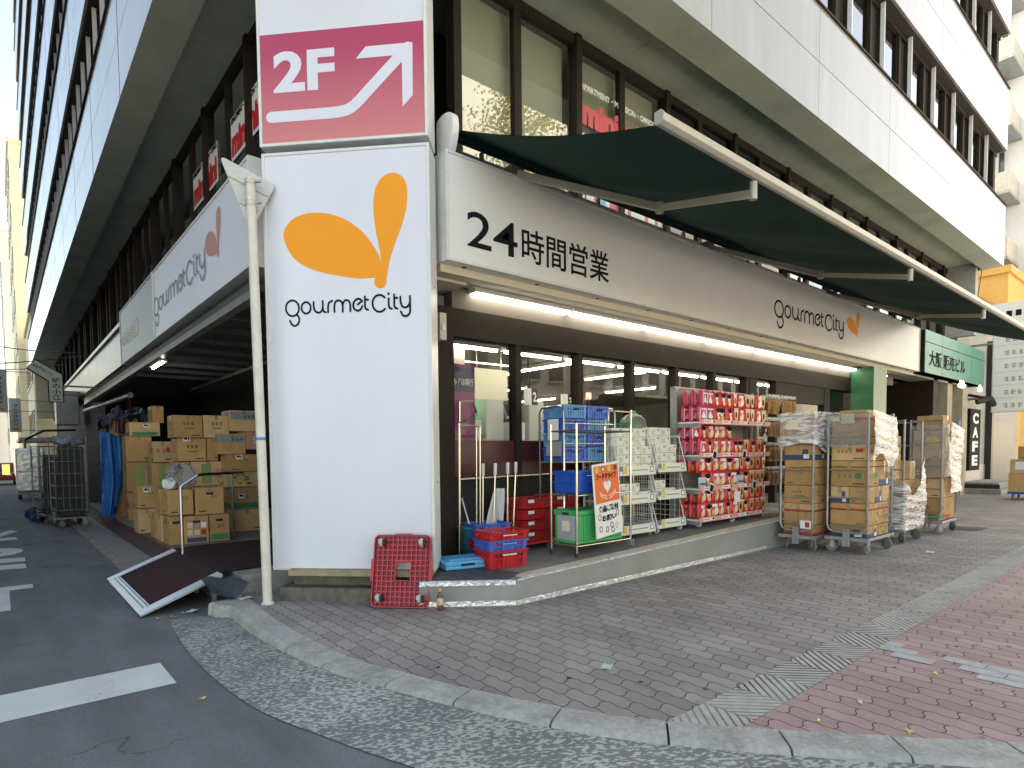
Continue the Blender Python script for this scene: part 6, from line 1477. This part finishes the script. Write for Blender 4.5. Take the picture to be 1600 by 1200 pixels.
# ================================================================== right-hand background
M_GF = mat('green_fascia', (.065, .25, .19), .4, var=.05, vscale=1)
gf = thing('fascia_sign', 'green panelled fascia with dark characters beyond the white fascia sign', 'sign', (19.1, 5.02, 3.5))
h = MB()
for k in range(4): h.box(1.53*k+.01, 1.53*(k+1)-.01, 0, .3, 0, .80, M_GF); h.box(1.53*k+.01, 1.53*(k+1)-.01, 0, .3, .82, 1.12, M_GF)
h.box(0, 6.12, .02, .29, .0, 1.1, M_DARK); h.box(6.121, 6.15, .0, 1.0, 0, 1.12, M_GF); h.build('panel', gf); h = MB(); h.box(0, 6.1, .3, .8, 1.121, 1.2, M_GREYM); h.build('cap', gf)
link('lettering', fit_text('大阪 販売ビル', 3.5, .42, M_INK, .02), gf, M=frame((.35, -.005, .2), (1, 0, 0), UZ))
for x, lb in ((22.2, 'small spotlight under the green fascia, left one of the near pair'), (22.45, 'small spotlight under the green fascia, right one of the near pair'), (24.4, 'lone small spotlight at the far end of the green fascia')): h = MB(); h.lathe([(0, 0), (.05, 0), (.06, .08), (.03, .12), (.02, .2), (0, .2)], (x, 4.95, 3.28), lamp_mat('spot_lamp', (1, .85, .6), 1.4), 10); tag(h.build('spotlight'), lb, 'light')
# neighbour building with the cafe sign
M_NB = mat('weathered_white', (.37, .365, .335), .8, var=.08, dirt=.25, dscale=1.2)
nb = block('shop_house', 'weathered white building with a cafe sign past the green fascia', 24.6, 34, 5.6, 14, 5.9, M_NB, face='', wins=False)
h = MB(); h.box(24.75-29.3, 25.5-29.3, -4.32, -4.20, .12, 3.6, mat('tan_post', (.42, .34, .2), .6)); h.build('pilaster', nb); h = MB(); h.box(25.5-29.3, 28.4-29.3, -4.25, -4.202, .2, 1.0, M_GREYM); h.box(29-29.3, 33-29.3, -4.25, -4.202, .2, 2.6, mat('shop_front_glass', (.10, .11, .11), .5)); h.build('shop_front', nb); h = MB(); h.box(28.5-29.3, 28.8-29.3, -4.4, -4.2, 0, 5.5, M_BLACK); h.build('drainpipe', nb)
cf = thing('cafe_sign', 'black vertical sign with white letters CAFE on the weathered wall', 'sign', (25.62, 5.42, .72))
h = MB(); h.box(0, 1.35, .0, .16, 0, 2.1, mat('black_board', (.016, .016, .017), .9, spec=.2)); h.build('board', cf)
for k, ch in enumerate('CAFE'): link('lettering', fit_text(ch, .72, .36, M_PAPER, .05), cf, M=frame((.3, -.006, 1.60-.48*k), (1, 0, 0), UZ))
h = MB(); h.box(24.6, 26.2, 4.4, 5.5, 0, .16, M_CONC); h.box(25.4, 28.2, 4.6, 5.55, .16, .34, M_CONC); h.box(25, 25.05, 4.5, 5.4, .161, .3, M_BLACK); struct(h.build('doorstep'))
h = MB(); h.tube([(25.3, 5.2, 3.0), (25.6, 4.9, 3.1), (26.2, 4.9, 2.85)], .09, M_BLACK, 8); h.cyl((25.6, 4.9, 3.1), (25.6, 5.6, 3.3), .05, M_BLACK, 8); tag(h.build('wall_lamp'), 'black wall lamp arm above the cafe sign', 'lamp')
# directory board projecting over the pavement
db = thing('directory_board', 'white six row tenant directory board projecting over the pavement', 'sign', (26.0, 3.55, 2.66))
h = MB(); h.box(0, .25, 0, 1.42, 0, 2.62, M_FRAME); h.build('case', db, bevel=.02)
for k in range(6):
    h = MB(); h.box(-.02, -.001, .03, 1.39, .05+.43*k, .43+.43*k, M_PAPER); o = h.build('panel', db); h = MB(); q = MB(); glyphs(q, .25, .14+.43*k, 4, .15, M_PGRY, 0, random.Random(k)); h.add([(-.0215, 1.36-a, b) for a, b, c in q.v], q.f, M_PGRY); h.build('print', o)
h = MB(); h.cyl((.12, 1.4, 2.3), (.12, 2.2, 2.3), .04, M_GREYM, 8); h.cyl((.12, 1.4, .5), (.12, 2.2, .5), .04, M_GREYM, 8); h.build('bracket', db)
h = MB(); h.box(28.0, 28.25, 3.4, 5.5, 5.55, 6.6, M_PAPER); 
for k in range(7): h.box(27.985, 27.999, 3.6+.25*k, 3.75+.25*k, 6.1, 6.3, M_INK)
tag(h.build('projecting_sign'), 'white projecting sign with a row of dark marks above the directory board', 'sign')
vs_ = thing('projecting_sign', 'grey cased vertical sign with a yellow edge at the right border of the street', 'sign', (33, 4.2, 8.6)); h = MB(); h.box(0, .4, 0, 1.15, 0, 5.2, M_GREYM); h.build('case', vs_, bevel=.03); h = MB(); h.box(-.03, -.001, .05, 1.1, .08, 2.9, M_PYEL); h.build('border', vs_); h = MB(); h.box(-.045, -.031, .12, 1.03, .2, 2.8, M_INK); h.build('panel', vs_)
M_OR = mat('orange_render', (.72, .42, .12), .8, var=.05)
ob = block('shop_house', 'orange rendered building behind the weathered white one', 36, 46, 6.4, 16, 9.4, M_OR, face='', wins=False)
h = MB(); h.box(36-41-.06, 36-41-.002, -4.75, -4.0, 5.9, 7.6, mat('grey_shutter', (.3, .31, .32), .6)); h.build('window', ob); h = MB(); h.tube([(36-41-.1, -3.6, 4), (36-41-.1, -3.6, 7.9), (36-41-.1, -3.9, 8.5), (36-41-.1, -4.2, 8.2), (36-41-.1, -4.1, 7.8)], .14, M_SALM, 8); h.build('duct', ob)
for k in range(3): h = MB(); p, q = Vector((36-41-.3, -4.2+.5*k, 12.5)), Vector((36-41-.3, -3.8+.9*k, 5)); h.tube([p, p.lerp(q, .5)+Vector((0, .2, 0)), q], .02, M_BLACK, 5); h.build('cable', ob)
M_WT = mat('white_render', (.74, .74, .74), .8, var=.03)
wt = block('apartment_block', 'tall white building rising behind the office block at the right', 40, 52, 5.6, 20, 27, M_WT, face='', wins=False)
h = MB()
for k in range(5):
    h = MB(); h.box(-6.08, -6.002, -5.4, -5.2, 9+3.1*k, 10.6+3.1*k, MG); h.build('slit_window', wt)
for k in range(6): h = MB(); h.box(-8.2, -6.002, -6.0, -4.6, 7.6+3.1*k, 8.5+3.1*k, mat('balcony_metal', (.50, .48, .42), .5, .2, var=.1)); h.box(-8.3, -6.002, -6.05, -4.55, 7.45+3.1*k, 7.59+3.1*k, M_GREYM); h.build('balcony', wt)
h = MB(); h.box(-8.0, -7.9, -4.9, -4.8, 0, 27, M_GREYM); h.box(-7.0, -6.9, -4.9, -4.8, 0, 27, M_GREYM); h.build('ladder_post', wt)
block('office_tower', 'plain grey block standing farther down the street', 54, 74, 9, 24, 18, mat('tower_grey', (.5, .5, .5), .7), face='-y', glass=MG)
# parcels on a hand truck at the right edge
ht = thing('platform_trolley', 'blue platform trolley under the parcels at the right edge', 'trolley', (22.6, 3.15, 0)); h = MB(); h.box(0, 1.1, 0, .75, .16, .22, M_BLUED); h.build('deck', ht, bevel=.01)
for a in (.15, .95):
    for b in (.1, .65): h = MB(); h.cyl((a, b-.02, .08), (a, b+.02, .08), .08, M_RUBBER, 12); h.build('wheel', ht)
h = MB(); h.tube([(1.08, .05, .2), (1.08, .05, 1.0), (1.08, .7, 1.0), (1.08, .7, .2)], .016, M_STEEL, 8); h.build('handle', ht)
carton(22.62, 23.4, 3.17, 3.88, .22, .75, 'large brown parcel at the bottom of the trolley at the right edge', 'plain'); carton(22.64, 23.4, 3.2, 3.86, .755, 1.15, 'brown parcel with a white label on the trolley at the right edge', 'plain', lab=(.4, .3)); carton(22.66, 23.3, 3.2, 3.7, 1.155, 1.52, 'brown parcel topmost on the trolley at the right edge', 'small')
h = MB(); h.box(22.630, 22.634, 3.45, 3.75, .86, 1.08, M_PAPER); tag(h.build('parcel_label'), 'white label on the middle parcel at the right edge', 'label')

# ================================================================== across the street: seen only as reflections and bounce light
ob2 = block('office_tower', 'sunlit cream office building across the street, mirrored in the windows', 20, 70, -32, -18, 27, mat('sunlit_cream', (.72, .68, .58), .8, var=.04), face='+y')
block('apartment_block', 'unseen grey block added across the alley to shade it', -16, -4.6, 7, 38, 19, mat('alley_grey', (.42, .41, .39), .8, var=.1), face='', wins=False)  # out of view, added to darken the alley and the stock bay
tr = thing('ginkgo_tree', 'yellow autumn ginkgo tree across the street, mirrored in the windows', 'tree', (14.5, -4.0, -.12))
h = MB(); h.tube([(0, 0, 0), (.05, .05, 3), (-.05, .1, 7), (.0, .0, 11), (.1, 0, 15.5)], .2, mat('bark', (.12, .10, .08), .9, var=.3, bump=.5), 10, rs=[.26, .2, .16, .1, .02]); rt_ = random.Random(21); TW = []
for k in range(26):
    z = 5+9.5*k/26; a = k*2.4; l = 2.6*(1-.6*k/26)*rt_.uniform(.7, 1.1); p = Vector((0, 0, z)); q = p+Vector((l*cos(a), l*sin(a), l*.55)); h.tube([p, p.lerp(q, .5)+Vector((0, 0, .1)), q], .05, MATS['bark'], 5, rs=[.06, .035, .01]); TW.append((p, q))
h.build('trunk', tr)
h = MB(); ML = [mat('ginkgo_leaf', (.62, .42, .04), .6), mat('ginkgo_leaf_pale', (.70, .54, .12), .6), mat('ginkgo_leaf_green', (.30, .32, .05), .6)]
for p, q in TW:
    for k in range(420):
        c = p.lerp(q, rt_.uniform(.25, 1.1))+Vector((rt_.gauss(0, .42), rt_.gauss(0, .42), rt_.gauss(0, .32))); a = Vector((rt_.gauss(0, 1), rt_.gauss(0, 1), rt_.gauss(0, 1))).normalized()*.055; b = a.cross(Vector((rt_.gauss(0, 1), rt_.gauss(0, 1), rt_.gauss(0, 1)))).normalized()*.05
        h.quad(c-a-b*.3, c-b, c+a, c+b, rt_.choice(ML))
h.build('crown', tr)

# ================================================================== litter
ML0 = MATS['ginkgo_leaf_pale']
def leaf(x, y, z, label, r=.035, m=None):
    rnd = random.Random(int(x*999)); a0 = rnd.uniform(0, 6); h = MB()
    pts = [(0, 0, .004)]+[(r*cos(a0+t*.3)*(1-.12*(t == 0)), r*sin(a0+t*.3)*(1-.12*(t == 0)), .006+.004*abs(t)) for t in range(-3, 4)]
    h.poly(pts, m or ML0); h.cyl((0, 0, .004), (-r*cos(a0)*.9, -r*sin(a0)*.9, .005), .0015, m or ML0, 4)
    return tag(h.build('fallen_leaf', None, (x, y, z)), label, 'leaf', 'yellow fallen leaves')
for x, y, z, lb in ((.99, 4.23, -.118, 'small yellow leaf on the asphalt beyond the stop line'), (2.28, 2.50, -.085, 'yellow leaf in the middle of the pebbled gutter'), (2.02, 2.25, -.10, 'yellow leaf at the outer edge of the pebbled gutter'), (1.71, 4.63, -.095, 'small yellow leaf on the gutter close to the kerb'), (4.76, 1.14, .008, 'yellow leaf on the red paving beside the pale bricks'), (3.66, .99, .008, 'yellow leaf on the red paving near the kerb'), (1.19, 6.62, -.115, 'leftmost yellow leaf under the ramp'), (1.43, 6.64, -.11, 'yellow leaf under the ramp next to the white scrap'), (1.31, 6.58, -.112, 'yellow leaf between the other leaves under the ramp'), (3.44, 1.37, .008, 'pale leaf on the red paving by the ridged tiles')):
    leaf(x, y, z, lb, .03 if z < .01 else .022)
def scrap(x, y, z, w_, l_, m, label, rz):
    h = MB(); h.grid(lambda u, v: (w_*(u-.5), l_*(v-.5), .004+.006*sin(5*u+3*v)**2), 5, 4, m); h.grid(lambda u, v: (w_*(.5-u), l_*(v-.5), .002+.006*sin(5*(1-u)+3*v)**2), 5, 4, m); return tag(h.build('paper_scrap', None, (x, y, z), rz), label, 'litter')
M_MINT = mat('mint_paper', (.50, .66, .60), .7)
scrap(3.25, 2.65, .001, .10, .07, M_MINT, 'pale mint paper scrap on the grey paving', .5); scrap(10.42, 2.62, .002, .16, .09, M_PAPER, 'white paper scrap on the pavement near the roll cages', .2); scrap(1.456, 5.40, -.104, .13, .11, mat('green_scrap', (.36, .52, .44), .7), 'flattened mint green scrap on the pebbled gutter', .3); scrap(1.50, 6.66, -.10, .12, .07, M_PAPER, 'white crumpled scrap under the end of the ramp', .8); scrap(3.9, 1.9-.6, .008, .05, .02, M_PAPER, 'tiny white scrap on the red paving', .4)
scrap(1.94, 6.34, .022, .16, .10, M_PAPER, 'torn white sheet on the end of the kerb', .4)
# chewing-gum spots on the paving
h = MB(); rg_ = random.Random(9)
for k in range(60):
    x, y = rg_.uniform(2.2, 8), rg_.uniform(.6, 4.2)
    if x < 2.1+max(0, (3.4-y))*.8: continue
    r = rg_.uniform(.008, .02); h.poly([(x+r*cos(a)*(1+.2*sin(3*a)), y+r*sin(a), .0088 if y < 1.6 else (.0068 if y < 1.9 else .003)) for a in [2*pi*i/9 for i in range(9)]], M_BLACK if k % 3 else M_MAT)
stuff(struct(h.build('pavement_stain')))
for o in list(COL.objects):
    if o.name.startswith('pavement_stain'): o['kind'] = 'structure'
